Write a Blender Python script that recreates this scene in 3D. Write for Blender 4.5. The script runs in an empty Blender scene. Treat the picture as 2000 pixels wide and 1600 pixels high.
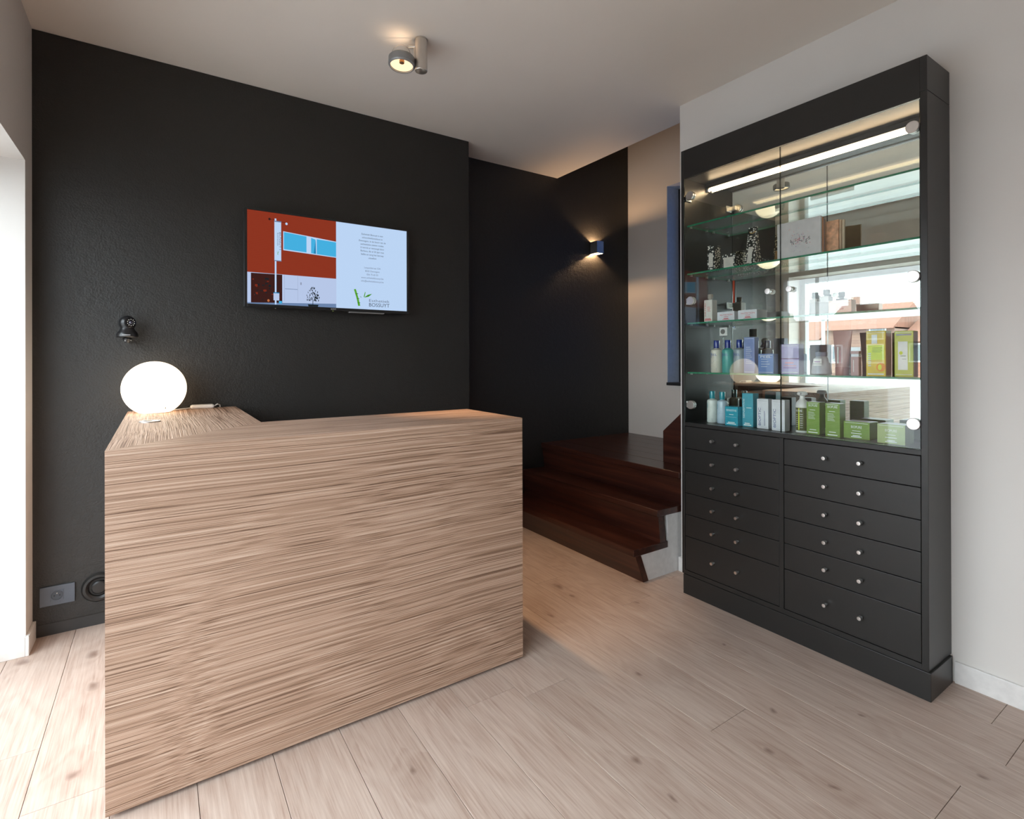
import bpy, bmesh, math, random
from mathutils import Vector, Matrix
random.seed(7)
S = bpy.context.scene
COL = S.collection
PI = math.pi

# ------------------------------------------------------------------ camera
YAW, PITCH, ROLL, F = .591, .0014, -.0027, 1029.1
cam = bpy.data.cameras.new('camera'); camo = bpy.data.objects.new('camera', cam); COL.objects.link(camo)
fwd = Vector((math.sin(YAW)*math.cos(PITCH), math.cos(YAW)*math.cos(PITCH), math.sin(PITCH)))
rgt = Vector((math.cos(YAW), -math.sin(YAW), 0)); upv = rgt.cross(fwd)
r2 = rgt*math.cos(ROLL)+upv*math.sin(ROLL); u2 = upv*math.cos(ROLL)-rgt*math.sin(ROLL)
M = Matrix((r2, u2, -fwd)).transposed().to_4x4(); M.translation = Vector((0, 0, 1.25))
camo.matrix_world = M
cam.sensor_width = 36; cam.lens = F/2000*36; cam.shift_y = -(800-698.3)/2000; cam.clip_start = .02; cam.clip_end = 300
S.camera = camo

# ------------------------------------------------------------------ sky, daylight, exposure
SKY = 8.6
w = bpy.data.worlds.new('overcast_sky'); S.world = w; w.use_nodes = True
bg = w.node_tree.nodes['Background']; bg.inputs[0].default_value = (.86, .93, 1, 1); bg.inputs[1].default_value = SKY
S.view_settings.view_transform = 'Standard'; S.view_settings.look = 'None'
S.view_settings.exposure = 0; S.view_settings.gamma = 1; S.view_settings.use_curve_mapping = False
c = S.cycles
c.use_denoising = True; c.max_bounces = 10; c.diffuse_bounces = 6; c.glossy_bounces = 7; c.transmission_bounces = 8
c.transparent_max_bounces = 40; c.caustics_reflective = False; c.caustics_refractive = False; c.sample_clamp_indirect = 6


def light(name, kind, loc, energy, color=(1, 1, 1), parent=None, **kw):
    l = bpy.data.lights.new(name, kind); l.energy = energy; l.color = color
    d = kw.pop('direction', None)
    for k, v in kw.items(): setattr(l, k, v)
    o = bpy.data.objects.new(name, l); COL.objects.link(o); o.location = loc
    if d: o.rotation_euler = Vector(d).to_track_quat('-Z', 'Y').to_euler()
    if parent:
        o.parent = parent; o.location = Vector(loc)-parent.location
    return o


WARM = (1, .62, .32)

# room numbers (metres; camera stands at x = y = 0)
XL, YD, HC, XD = -.467, 3.14, 2.727, 1.7575
XR, YE, XI = 2.544, 2.015, 2.7245
YN, XS = 3.385, 3.545
YB = -2.6                 # wall behind the camera
W1A, W1B, W1H, W1X = 2.995, -.30, 2.094, -.74   # shop window in the left wall

# portals of the two windows (sampling hints for the sky light)
p = light('window_daylight', 'AREA', (W1X-.06, (W1A+W1B)/2, W1H/2), 1, shape='RECTANGLE', size=W1H, size_y=W1A-W1B, direction=(1, 0, 0)); p.data.cycles.is_portal = True
p = light('stair_window_daylight', 'AREA', (XS+.21, 2.45, 1.865), 1, shape='RECTANGLE', size=1.65, size_y=.98, direction=(-1, 0, 0)); p.data.cycles.is_portal = True


# ------------------------------------------------------------------ materials
def new_mat(name):
    m = bpy.data.materials.new(name); m.use_nodes = True
    return m, m.node_tree, m.node_tree.nodes['Principled BSDF']


def N(t, kind, **kw):
    n = t.nodes.new('ShaderNode'+kind)
    for k, v in kw.items():
        if k in n.inputs.keys(): n.inputs[k].default_value = v
        else: setattr(n, k, v)
    return n


def L(t, a, b): t.links.new(a, b)


MATS = {}


def mat(name, col, rough=.5, metal=0., spec=.5, var=.06, scale=30., bump=0., emis=None, estr=1., trans=0., coat=0.):
    """principled surface with a faint procedural mottling of its own colour"""
    if name in MATS: return MATS[name]
    m, t, b = new_mat(name)
    b.inputs['Roughness'].default_value = rough; b.inputs['Metallic'].default_value = metal
    b.inputs['Specular IOR Level'].default_value = spec
    if trans: b.inputs['Transmission Weight'].default_value = trans
    if coat: b.inputs['Coat Weight'].default_value = coat; b.inputs['Coat Roughness'].default_value = .08
    tc = N(t, 'TexCoord'); ns = N(t, 'TexNoise', Scale=scale, Detail=3.)
    L(t, tc.outputs['Object'], ns.inputs['Vector'])
    r = N(t, 'ValToRGB'); L(t, ns.outputs['Fac'], r.inputs['Fac'])
    r.color_ramp.elements[0].position = .3; r.color_ramp.elements[1].position = .7
    r.color_ramp.elements[0].color = tuple(x*(1-var) for x in col)+(1,)
    r.color_ramp.elements[1].color = tuple(min(1, x*(1+var)) for x in col)+(1,)
    L(t, r.outputs['Color'], b.inputs['Base Color'])
    if bump:
        bp = N(t, 'Bump', Strength=bump, Distance=.002); L(t, ns.outputs['Fac'], bp.inputs['Height']); L(t, bp.outputs['Normal'], b.inputs['Normal'])
    if emis:
        b.inputs['Emission Color'].default_value = tuple(emis)+(1,); b.inputs['Emission Strength'].default_value = estr
    MATS[name] = m
    return m


def emit(name, col, strength):
    if name in MATS: return MATS[name]
    m = bpy.data.materials.new(name); m.use_nodes = True; t = m.node_tree; t.nodes.clear()
    e = N(t, 'Emission', Color=tuple(col)+(1,), Strength=strength); o = N(t, 'OutputMaterial'); L(t, e.outputs[0], o.inputs[0])
    MATS[name] = m
    return m


def thin_glass(name, tint, ior=1.5, rough=0.):
    """clear sheet glass: Fresnel reflection over a slightly tinted see-through body"""
    m = bpy.data.materials.new(name); m.use_nodes = True; t = m.node_tree; t.nodes.clear()
    geo = N(t, 'NewGeometry'); mr = N(t, 'MapRange')
    mr.inputs['To Min'].default_value = ior; mr.inputs['To Max'].default_value = 1/ior
    L(t, geo.outputs['Backfacing'], mr.inputs['Value'])
    fr = N(t, 'Fresnel'); L(t, mr.outputs[0], fr.inputs['IOR'])
    tr = N(t, 'BsdfTransparent', Color=tuple(tint)+(1,)); gl = N(t, 'BsdfGlossy', Roughness=rough, Color=(1, 1, 1, 1))
    mx = N(t, 'MixShader'); L(t, fr.outputs[0], mx.inputs[0]); L(t, tr.outputs[0], mx.inputs[1]); L(t, gl.outputs[0], mx.inputs[2])
    o = N(t, 'OutputMaterial'); L(t, mx.outputs[0], o.inputs[0])
    MATS[name] = m
    return m


def plaster(name, col, rough, bump, fine=210., spec=.5, var=.05):
    m, t, b = new_mat(name)
    b.inputs['Roughness'].default_value = rough; b.inputs['Specular IOR Level'].default_value = spec
    tc = N(t, 'TexCoord')
    n1 = N(t, 'TexNoise', Scale=fine, Detail=4., Roughness=.6); n2 = N(t, 'TexNoise', Scale=fine*.28, Detail=3.); n3 = N(t, 'TexNoise', Scale=1.7, Detail=4.)
    for n in (n1, n2, n3): L(t, tc.outputs['Object'], n.inputs['Vector'])
    ad = N(t, 'Math', operation='ADD'); L(t, n1.outputs['Fac'], ad.inputs[0]); L(t, n2.outputs['Fac'], ad.inputs[1])
    bp = N(t, 'Bump', Strength=bump, Distance=.0022); L(t, ad.outputs[0], bp.inputs['Height']); L(t, bp.outputs['Normal'], b.inputs['Normal'])
    r = N(t, 'ValToRGB'); L(t, n3.outputs['Fac'], r.inputs['Fac'])
    r.color_ramp.elements[0].color = tuple(x*(1-var) for x in col)+(1,); r.color_ramp.elements[1].color = tuple(x*(1+var) for x in col)+(1,)
    L(t, r.outputs['Color'], b.inputs['Base Color'])
    MATS[name] = m
    return m


def floor_wood():
    m, t, b = new_mat('limed_oak'); MATS['limed_oak'] = m
    tc = N(t, 'TexCoord'); oi = N(t, 'ObjectInfo')
    off = N(t, 'VectorMath', operation='SCALE'); L(t, oi.outputs['Random'], off.inputs[0]); off.inputs['Scale'].default_value = 37.
    add = N(t, 'VectorMath', operation='ADD'); L(t, tc.outputs['Object'], add.inputs[0]); L(t, off.outputs[0], add.inputs[1])

    def mapped(sx, sy, sz=1.):
        mp = N(t, 'Mapping'); mp.inputs['Scale'].default_value = (sx, sy, sz); L(t, add.outputs[0], mp.inputs['Vector']); return mp.outputs[0]
    # knots
    vo = N(t, 'TexVoronoi', Scale=1.); vo.feature = 'F1'; vo.voronoi_dimensions = '2D'; vo.inputs['Randomness'].default_value = 1.
    wob = N(t, 'TexNoise', Scale=9., Detail=3.); L(t, add.outputs[0], wob.inputs['Vector'])
    wv = N(t, 'VectorMath', operation='SCALE'); L(t, wob.outputs['Color'], wv.inputs[0]); wv.inputs['Scale'].default_value = .34
    kv = N(t, 'VectorMath', operation='ADD'); L(t, mapped(6.0, 3.6), kv.inputs[0]); L(t, wv.outputs[0], kv.inputs[1]); L(t, kv.outputs[0], vo.inputs['Vector'])
    sep = N(t, 'SeparateColor'); L(t, vo.outputs['Color'], sep.inputs[0])
    sz = N(t, 'MapRange'); sz.inputs['To Min'].default_value = .75; sz.inputs['To Max'].default_value = 2.6; L(t, sep.outputs[1], sz.inputs['Value'])
    kd = N(t, 'Math', operation='MULTIPLY'); L(t, vo.outputs['Distance'], kd.inputs[0]); L(t, sz.outputs[0], kd.inputs[1])
    knot = N(t, 'MapRange'); knot.inputs['From Min'].default_value = .03; knot.inputs['From Max'].default_value = .15
    knot.inputs['To Min'].default_value = 1; knot.inputs['To Max'].default_value = 0; L(t, kd.outputs[0], knot.inputs['Value'])
    halo = N(t, 'MapRange'); halo.inputs['From Min'].default_value = .0; halo.inputs['From Max'].default_value = .5
    halo.inputs['To Min'].default_value = 1; halo.inputs['To Max'].default_value = 0; L(t, vo.outputs['Distance'], halo.inputs['Value'])
    sel = N(t, 'Math', operation='GREATER_THAN'); L(t, sep.outputs[0], sel.inputs[0]); sel.inputs[1].default_value = .80
    kn = N(t, 'Math', operation='MULTIPLY'); L(t, knot.outputs[0], kn.inputs[0]); L(t, sel.outputs[0], kn.inputs[1])
    hl = N(t, 'Math', operation='MULTIPLY'); L(t, halo.outputs[0], hl.inputs[0]); L(t, sel.outputs[0], hl.inputs[1])
    # cathedral grain: contour lines of a stretched noise, pushed aside by the knots
    lo = N(t, 'TexNoise', Scale=1., Detail=2., Distortion=.4); L(t, mapped(5.5, 1.15), lo.inputs['Vector'])
    s1 = N(t, 'Math', operation='MULTIPLY_ADD'); L(t, hl.outputs[0], s1.inputs[0]); s1.inputs[1].default_value = .16; L(t, lo.outputs['Fac'], s1.inputs[2])
    s2 = N(t, 'Math', operation='MULTIPLY'); L(t, s1.outputs[0], s2.inputs[0]); s2.inputs[1].default_value = 62.
    sn = N(t, 'Math', operation='SINE'); L(t, s2.outputs[0], sn.inputs[0])
    fib = N(t, 'TexNoise', Scale=1., Detail=5., Roughness=.65); L(t, mapped(150., 5.), fib.inputs['Vector'])
    big = N(t, 'TexNoise', Scale=1., Detail=3.); L(t, mapped(4., .8), big.inputs['Vector'])
    g1 = N(t, 'Math', operation='MULTIPLY_ADD'); L(t, sn.outputs[0], g1.inputs[0]); g1.inputs[1].default_value = .055; L(t, fib.outputs['Fac'], g1.inputs[2])
    g2 = N(t, 'Math', operation='MULTIPLY_ADD'); L(t, big.outputs['Fac'], g2.inputs[0]); g2.inputs[1].default_value = .25; L(t, g1.outputs[0], g2.inputs[2])
    r = N(t, 'ValToRGB'); L(t, g2.outputs[0], r.inputs['Fac'])
    e = r.color_ramp.elements; e[0].position = .36; e[0].color = (.40, .285, .23, 1); e[1].position = .84; e[1].color = (.615, .50, .43, 1)
    k = e.new(.60); k.color = (.525, .405, .34, 1)
    # plank to plank shade
    pr = N(t, 'MapRange'); pr.inputs['To Min'].default_value = .97; pr.inputs['To Max'].default_value = 1.03; L(t, oi.outputs['Random'], pr.inputs['Value'])
    ms = N(t, 'MixRGB', blend_type='MULTIPLY', Fac=1.); L(t, r.outputs['Color'], ms.inputs[1]); L(t, pr.outputs[0], ms.inputs[2])
    kf = N(t, 'Math', operation='MULTIPLY'); L(t, kn.outputs[0], kf.inputs[0]); kf.inputs[1].default_value = .75
    mk = N(t, 'MixRGB', Fac=0.); L(t, kf.outputs[0], mk.inputs[0]); L(t, ms.outputs[0], mk.inputs[1]); mk.inputs[2].default_value = (.17, .105, .08, 1)
    hf = N(t, 'Math', operation='MULTIPLY'); L(t, hl.outputs[0], hf.inputs[0]); hf.inputs[1].default_value = .28
    mh = N(t, 'MixRGB', Fac=0.); L(t, hf.outputs[0], mh.inputs[0]); L(t, mk.outputs[0], mh.inputs[1]); mh.inputs[2].default_value = (.33, .22, .17, 1)
    L(t, mh.outputs[0], b.inputs['Base Color'])
    b.inputs['Roughness'].default_value = .42; b.inputs['Specular IOR Level'].default_value = .4
    bp = N(t, 'Bump', Strength=.12, Distance=.001); L(t, fib.outputs['Fac'], bp.inputs['Height']); L(t, bp.outputs['Normal'], b.inputs['Normal'])
    return m


def veneer(name, axis):
    """brushed, ridged veneer; grain runs along the given axis"""
    m, t, b = new_mat(name); MATS[name] = m
    tc = N(t, 'TexCoord')
    wob = N(t, 'TexNoise', Scale=1.5, Detail=1.2); L(t, tc.outputs['Object'], wob.inputs['Vector'])
    wc = N(t, 'VectorMath', operation='SUBTRACT'); L(t, wob.outputs['Color'], wc.inputs[0]); wc.inputs[1].default_value = (.5, .5, .5)
    wv = N(t, 'VectorMath', operation='SCALE'); L(t, wc.outputs[0], wv.inputs[0]); wv.inputs['Scale'].default_value = .022
    av = N(t, 'VectorMath', operation='ADD'); L(t, tc.outputs['Object'], av.inputs[0]); L(t, wv.outputs[0], av.inputs[1])

    def lay(along, across, detail, rough=.55):
        mp = N(t, 'Mapping'); s = [across]*3; s[axis] = along; mp.inputs['Scale'].default_value = s; L(t, av.outputs[0], mp.inputs['Vector'])
        n = N(t, 'TexNoise', Scale=1., Detail=detail, Roughness=rough); L(t, mp.outputs[0], n.inputs['Vector']); return n.outputs['Fac']
    a, bb, cc = lay(.11, 165., 1.2), lay(.24, 400., 2., .65), lay(.2, 48., 1.)
    x0 = N(t, 'Math', operation='MULTIPLY'); L(t, a, x0.inputs[0]); x0.inputs[1].default_value = .62
    x = N(t, 'Math', operation='MULTIPLY_ADD'); L(t, bb, x.inputs[0]); x.inputs[1].default_value = 1.05; L(t, x0.outputs[0], x.inputs[2])
    y = N(t, 'Math', operation='MULTIPLY_ADD'); L(t, cc, y.inputs[0]); y.inputs[1].default_value = .16; L(t, x.outputs[0], y.inputs[2])
    mr = N(t, 'MapRange'); mr.inputs['From Min'].default_value = .63; mr.inputs['From Max'].default_value = 1.20; L(t, y.outputs[0], mr.inputs['Value'])
    r = N(t, 'ValToRGB'); L(t, mr.outputs[0], r.inputs['Fac'])
    e = r.color_ramp.elements; e[0].position = .12; e[0].color = (.15, .082, .052, 1); e[1].position = .95; e[1].color = (.65, .475, .37, 1)
    k = e.new(.36); k.color = (.37, .23, .155, 1); k = e.new(.56); k.color = (.50, .33, .238, 1)
    L(t, r.outputs['Color'], b.inputs['Base Color'])
    b.inputs['Roughness'].default_value = .48; b.inputs['Specular IOR Level'].default_value = .35
    bp = N(t, 'Bump', Strength=.55, Distance=.0035); L(t, mr.outputs[0], bp.inputs['Height']); L(t, bp.outputs['Normal'], b.inputs['Normal'])
    return m


def dark_wood(name, axis):
    m, t, b = new_mat(name); MATS[name] = m
    tc = N(t, 'TexCoord')
    mp = N(t, 'Mapping'); s = [26.]*3; s[axis] = 1.3; mp.inputs['Scale'].default_value = s; L(t, tc.outputs['Object'], mp.inputs['Vector'])
    n = N(t, 'TexNoise', Scale=1., Detail=5., Distortion=.6, Roughness=.6); L(t, mp.outputs[0], n.inputs['Vector'])
    r = N(t, 'ValToRGB'); L(t, n.outputs['Fac'], r.inputs['Fac'])
    e = r.color_ramp.elements; e[0].position = .3; e[0].color = (.02, .006, .0045, 1); e[1].position = .78; e[1].color = (.105, .031, .016, 1)
    k = e.new(.52); k.color = (.046, .0135, .0085, 1)
    L(t, r.outputs['Color'], b.inputs['Base Color']); b.inputs['Roughness'].default_value = .3; b.inputs['Coat Weight'].default_value = .15
    bp = N(t, 'Bump', Strength=.06, Distance=.001); L(t, n.outputs['Fac'], bp.inputs['Height']); L(t, bp.outputs['Normal'], b.inputs['Normal'])
    return m


def brushed(name, col, rough=.32):
    m, t, b = new_mat(name); MATS[name] = m
    tc = N(t, 'TexCoord'); mp = N(t, 'Mapping'); mp.inputs['Scale'].default_value = (900, 900, 14); L(t, tc.outputs['Object'], mp.inputs['Vector'])
    n = N(t, 'TexNoise', Scale=1., Detail=2.); L(t, mp.outputs[0], n.inputs['Vector'])
    mr = N(t, 'MapRange'); mr.inputs['To Min'].default_value = rough-.08; mr.inputs['To Max'].default_value = rough+.1; L(t, n.outputs['Fac'], mr.inputs['Value'])
    L(t, mr.outputs[0], b.inputs['Roughness']); b.inputs['Metallic'].default_value = 1; b.inputs['Base Color'].default_value = tuple(col)+(1,)
    return m


def daisies():
    m, t, b = new_mat('daisy_print'); MATS['daisy_print'] = m
    tc = N(t, 'TexCoord'); v = N(t, 'TexVoronoi', Scale=92.); v.feature = 'F1'; v.inputs['Randomness'].default_value = .8
    L(t, tc.outputs['Object'], v.inputs['Vector'])
    r = N(t, 'ValToRGB'); r.color_ramp.interpolation = 'CONSTANT'; L(t, v.outputs['Distance'], r.inputs['Fac'])
    e = r.color_ramp.elements; e[0].position = 0; e[0].color = (.75, .58, .12, 1); e[1].position = .13; e[1].color = (.82, .80, .74, 1)
    k = e.new(.40); k.color = (.014, .016, .012, 1)
    L(t, r.outputs['Color'], b.inputs['Base Color']); b.inputs['Roughness'].default_value = .45
    return m


def roof_tiles():
    m, t, b = new_mat('red_roof_tiles'); MATS['red_roof_tiles'] = m
    tc = N(t, 'TexCoord'); br = N(t, 'TexBrick', Scale=3.); L(t, tc.outputs['Object'], br.inputs['Vector'])
    br.inputs['Color1'].default_value = (.24, .10, .065, 1); br.inputs['Color2'].default_value = (.18, .075, .05, 1); br.inputs['Mortar'].default_value = (.07, .03, .02, 1)
    L(t, br.outputs['Color'], b.inputs['Base Color']); b.inputs['Roughness'].default_value = .8
    return m


def brickwork(name, c1, c2, mort):
    m, t, b = new_mat(name); MATS[name] = m
    tc = N(t, 'TexCoord'); mp = N(t, 'Mapping'); mp.inputs['Rotation'].default_value = (PI/2, 0, PI/2); L(t, tc.outputs['Object'], mp.inputs['Vector'])
    br = N(t, 'TexBrick', Scale=4.6); L(t, mp.outputs[0], br.inputs['Vector'])
    br.inputs['Color1'].default_value = c1; br.inputs['Color2'].default_value = c2; br.inputs['Mortar'].default_value = mort
    L(t, br.outputs['Color'], b.inputs['Base Color']); b.inputs['Roughness'].default_value = .85
    return m


white = plaster('white_plaster', (.735, .70, .665), .75, .05, 160.)
ceilm = plaster('ceiling_paint', (.86, .785, .71), .8, .03, 160.)
black = plaster('charcoal_plaster', (.023, .0213, .0195), .48, 1., 120., spec=.42, var=.12)
beige = plaster('warm_white_plaster', (.62, .57, .53), .7, .04, 160.)
oak = floor_wood(); vx = veneer('ridged_veneer_long', 0); vy = veneer('ridged_veneer_deep', 1)
dwy, dwx = dark_wood('mahogany_along', 1), dark_wood('mahogany_across', 0)
trimw = mat('white_lacquer', (.78, .76, .74), .35)
greyp = mat('grey_plinth_paint', (.036, .036, .036), .38)
lacq = mat('charcoal_lacquer', (.0165, .0155, .0145), .36, spec=.45, var=.03)
steel = brushed('brushed_steel', (.62, .58, .54)); steel2 = mat('polished_steel', (.72, .70, .68), .30, 1.)
greym = mat('grey_metal_paint', (.28, .28, .28), .4, .3)
blackp = mat('black_plastic', (.012, .012, .013), .28); blackm = mat('matt_black_plastic', (.02, .02, .022), .5)
anth = mat('anthracite_plastic', (.085, .10, .125), .35)
wplast = mat('white_plastic', (.80, .79, .77), .3)
clear = thin_glass('door_glass', (.965, .985, .972)); shelfg = thin_glass('shelf_glass', (.955, .985, .965)); paneg = thin_glass('window_glass', (.97, .985, .98))
edgeg = mat('green_glass_edge', (.03, .22, .12), .08, spec=.8, var=.25, scale=60.)
edged = mat('dark_glass_edge', (.02, .035, .03), .1, spec=.8)
m_, t_, b_ = new_mat('mirror_silver'); b_.inputs['Metallic'].default_value = 1; b_.inputs['Roughness'].default_value = 0; b_.inputs['Base Color'].default_value = (.86, .90, .87, 1); mirror = m_
daisy = daisies(); tiles = roof_tiles()
brick_r = brickwork('red_brickwork', (.33, .13, .085, 1), (.25, .095, .065, 1), (.32, .27, .23, 1))
brick_b = brickwork('brown_brickwork', (.22, .12, .09, 1), (.17, .09, .07, 1), (.28, .25, .22, 1))
render_w = mat('white_render', (.62, .60, .57), .8)


# ------------------------------------------------------------------ mesh builder
class MB:
    def __init__(s): s.v, s.f, s.m, s.mats, s.flat = [], [], [], [], set()

    def mi(s, m):
        if m not in s.mats: s.mats.append(m)
        return s.mats.index(m)

    def add(s, vs, fs, m):
        o = len(s.v); s.v += [tuple(x) for x in vs]; k = s.mi(m)
        for f in fs: s.f.append([o+i for i in f]); s.m.append(k)
        return s

    def box(s, x0, x1, y0, y1, z0, z1, m, bev=0., sides=None):
        x0, x1 = sorted((x0, x1)); y0, y1 = sorted((y0, y1)); z0, z1 = sorted((z0, z1))
        if bev <= 0:
            vs = [(x, y, z) for x in (x0, x1) for y in (y0, y1) for z in (z0, z1)]
            fs = [(0, 1, 3, 2), (4, 6, 7, 5), (0, 4, 5, 1), (2, 3, 7, 6), (0, 2, 6, 4), (1, 5, 7, 3)]   # -x +x -y +y -z +z
            if sides is None: return s.add(vs, fs, m)
            o = len(s.v); s.v += vs
            for i, f in enumerate(fs): s.f.append([o+j for j in f]); s.m.append(s.mi(sides.get(i, m)))
            return s
        bm = bmesh.new(); bmesh.ops.create_cube(bm, size=1)
        for v in bm.verts: v.co = Vector(((x0+x1)/2+v.co.x*(x1-x0), (y0+y1)/2+v.co.y*(y1-y0), (z0+z1)/2+v.co.z*(z1-z0)))
        bmesh.ops.bevel(bm, geom=bm.edges[:], offset=bev, segments=2, profile=.5, affect='EDGES')
        return s.bm(bm, m)

    def bm(s, bm, m):
        bm.verts.index_update(); k0 = len(s.f)
        s.add([v.co[:] for v in bm.verts], [[v.index for v in f.verts] for f in bm.faces], m); bm.free(); s.flat.update(range(k0, len(s.f))); return s

    def prism(s, poly, axis, a, b, m, mcap=None):
        """polygon in the two other axes (cyclic order) extruded along axis from a to b"""
        n = len(poly)

        def P(p, t):
            q = list(p); q.insert(axis, t); return q
        vs = [P(p, a) for p in poly]+[P(p, b) for p in poly]
        o = len(s.v); s.v += [tuple(x) for x in vs]
        for i in range(n):
            j = (i+1) % n; s.f.append([o+i, o+j, o+n+j, o+n+i]); s.m.append(s.mi(m))
        for f in (list(range(n))[::-1], list(range(n, 2*n))): s.f.append([o+i for i in f]); s.m.append(s.mi(mcap or m))
        return s

    def lathe(s, prof, c, m, seg=32, ax=(0, 0, 1), sq=None):
        """prof = [(r, h)...] turned about the axis ax through c"""
        ax = Vector(ax).normalized(); ref = Vector((1, 0, 0)) if abs(ax.x) < .9 else Vector((0, 1, 0))
        u = ax.cross(ref).normalized(); v = ax.cross(u); c = Vector(c)
        vs, fs, idx = [], [], []
        for r, h in prof:
            if r < 1e-6: idx.append([len(vs)]); vs.append(c+ax*h)
            else:
                idx.append(list(range(len(vs), len(vs)+seg)))
                for i in range(seg):
                    a = 2*PI*i/seg; vs.append(c+ax*h+u*(r*math.cos(a))+v*(r*math.sin(a)*(sq or 1)))
        for A, B in zip(idx, idx[1:]):
            for i in range(seg):
                j = (i+1) % seg
                if len(A) == 1 and len(B) == 1: break
                if len(A) == 1: fs.append((A[0], B[j], B[i]))
                elif len(B) == 1: fs.append((A[i], A[j], B[0]))
                else: fs.append((A[i], A[j], B[j], B[i]))
        return s.add(vs, fs, m)

    def cyl(s, c, r, h, m, ax=(0, 0, 1), seg=24, bev=0.):
        b = bev
        return s.lathe([(0, 0), (r-b, 0), (r, b), (r, h-b), (r-b, h), (0, h)] if b else [(0, 0), (r, 0), (r, h), (0, h)], c, m, seg, ax)

    def tube(s, pts, r, m, seg=8):
        pts = [Vector(p) for p in pts]; vs, fs = [], []
        for i, p in enumerate(pts):
            d = (pts[min(i+1, len(pts)-1)]-pts[max(i-1, 0)]).normalized()
            ref = Vector((0, 0, 1)) if abs(d.z) < .9 else Vector((1, 0, 0))
            u = d.cross(ref).normalized(); v = d.cross(u)
            for k in range(seg):
                a = 2*PI*k/seg; vs.append(p+u*(r*math.cos(a))+v*(r*math.sin(a)))
        for i in range(len(pts)-1):
            for k in range(seg):
                j = (k+1) % seg; fs.append((i*seg+k, i*seg+j, (i+1)*seg+j, (i+1)*seg+k))
        fs += [tuple(range(seg))[::-1], tuple(range((len(pts)-1)*seg, len(pts)*seg))]
        return s.add(vs, fs, m)

    def poly(s, pts, m): return s.add(pts, [tuple(range(len(pts)))], m)

    def text(s, string, at, size, m, xd=(1, 0, 0), yd=(0, 0, 1), align='CENTER', width=None, sx=1.):
        """flat lettering: 'at' is the middle (or left end) of the base line; size = letter height"""
        vs, ps = glyphs(string, align)
        k = size/.7
        x0 = min(v[0] for v in vs); x1 = max(v[0] for v in vs)
        kx = k*sx if width is None else width/(x1-x0)
        xd, yd, at = Vector(xd), Vector(yd), Vector(at)
        return s.add([at+xd*(v[0]*kx)+yd*(v[1]*k) for v in vs], ps, m)

    def build(s, name, parent=None, loc=None, smooth=35):
        """link as ONE mesh object; vertices were given in world space"""
        loc = Vector(loc) if loc is not None else (WLOC[parent.name] if parent else Vector((0, 0, 0)))
        me = bpy.data.meshes.new(name); me.from_pydata([Vector(v)-loc for v in s.v], [], s.f); me.update()
        for m in s.mats: me.materials.append(m)
        me.polygons.foreach_set('material_index', s.m)
        if smooth:
            me.set_sharp_from_angle(angle=math.radians(smooth)); me.polygons.foreach_set('use_smooth', [i not in s.flat for i in range(len(me.polygons))])
        o = bpy.data.objects.new(name, me); COL.objects.link(o)
        if parent: o.parent = parent; o.location = loc-WLOC[parent.name]
        else: o.location = loc
        WLOC[o.name] = loc
        if name == 'lettering': o['kind'] = 'stuff'          # print too small to pick apart
        return o


WLOC, GL = {}, {}


def glyphs(string, align):
    key = (string, align)
    if key in GL: return GL[key]
    cu = bpy.data.curves.new('lettering', 'FONT'); cu.body = string; cu.align_x = align; cu.size = 1; cu.resolution_u = 3
    o = bpy.data.objects.new('lettering', cu); COL.objects.link(o)
    me = bpy.data.meshes.new_from_object(o.evaluated_get(bpy.context.evaluated_depsgraph_get()))
    GL[key] = ([v.co[:2] for v in me.vertices], [tuple(p.vertices) for p in me.polygons])
    bpy.data.objects.remove(o); bpy.data.curves.remove(cu); bpy.data.meshes.remove(me)
    return GL[key]


def each(name, parent, boxes, m, bev=0., **kw):
    return [MB().box(*b, m, bev, **kw).build(name, parent) for b in boxes]


def tag(o, label, cat, group=None):
    o['label'] = label; o['category'] = cat
    if group: o['group'] = group
    return o


def thing(name, loc, label, cat, group=None):
    o = bpy.data.objects.new(name, None); COL.objects.link(o); o.location = loc; o.empty_display_size = .1
    WLOC[o.name] = Vector(loc)
    return tag(o, label, cat, group)


def struct(o):
    o['kind'] = 'structure'; return o


def sempty(name, loc):
    o = bpy.data.objects.new(name, None); COL.objects.link(o); o.location = loc; WLOC[o.name] = Vector(loc); return struct(o)


# ================================================================== ROOM
fl = struct(MB().box(-.80, XR+.02, YB, YN, -.10, -.0125, mat('subfloor', (.10, .075, .06), .9)).build('floor'))
# planks: columns along y, joints as seen in the photograph where they can be seen
PW, PX0, G = .2055, .093, .0007
seen = {7: [1.097], 5: [1.59], 4: [1.66], 9: [1.9, .1], 8: [2.35, .55]}
for k in range(-5, 13):
    x0, x1 = PX0+k*PW+G, PX0+(k+1)*PW-G
    x0, x1 = max(x0, -.80), min(x1, XR+.02)
    if x1-x0 < .01: continue
    js = [YB]+sorted(seen.get(k, [random.uniform(-.2, .6), random.uniform(1.9, 2.6)]))+[YN]
    while js[1]-js[0] > 2.1: js.insert(1, js[1]-random.uniform(1.5, 2.0))
    for a, b in zip(js, js[1:]):
        MB().box(x0, x1, a+G, b-G, -.0125, 0, oak, .0009).build('plank', fl, ((x0+x1)/2, (a+b)/2, 0))

struct(MB().box(-.80, XI, YB-.1, YN+.1, HC, HC+.25, ceilm).build('ceiling'))
# dark wall behind the counter, its lower edge stops above the recessed plinth
struct(MB().box(XL-.4, XD, YD, YN+.25, .056, HC, black, .004).build('wall_back'))
struct(MB().box(XL, XD, YD+.012, YD+.03, 0, .056, greyp).build('baseboard_back'))
struct(MB().box(XD-.2, XS+.25, YN, YN+.15, -.1, 4.3, black).build('wall_rear'))
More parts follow.
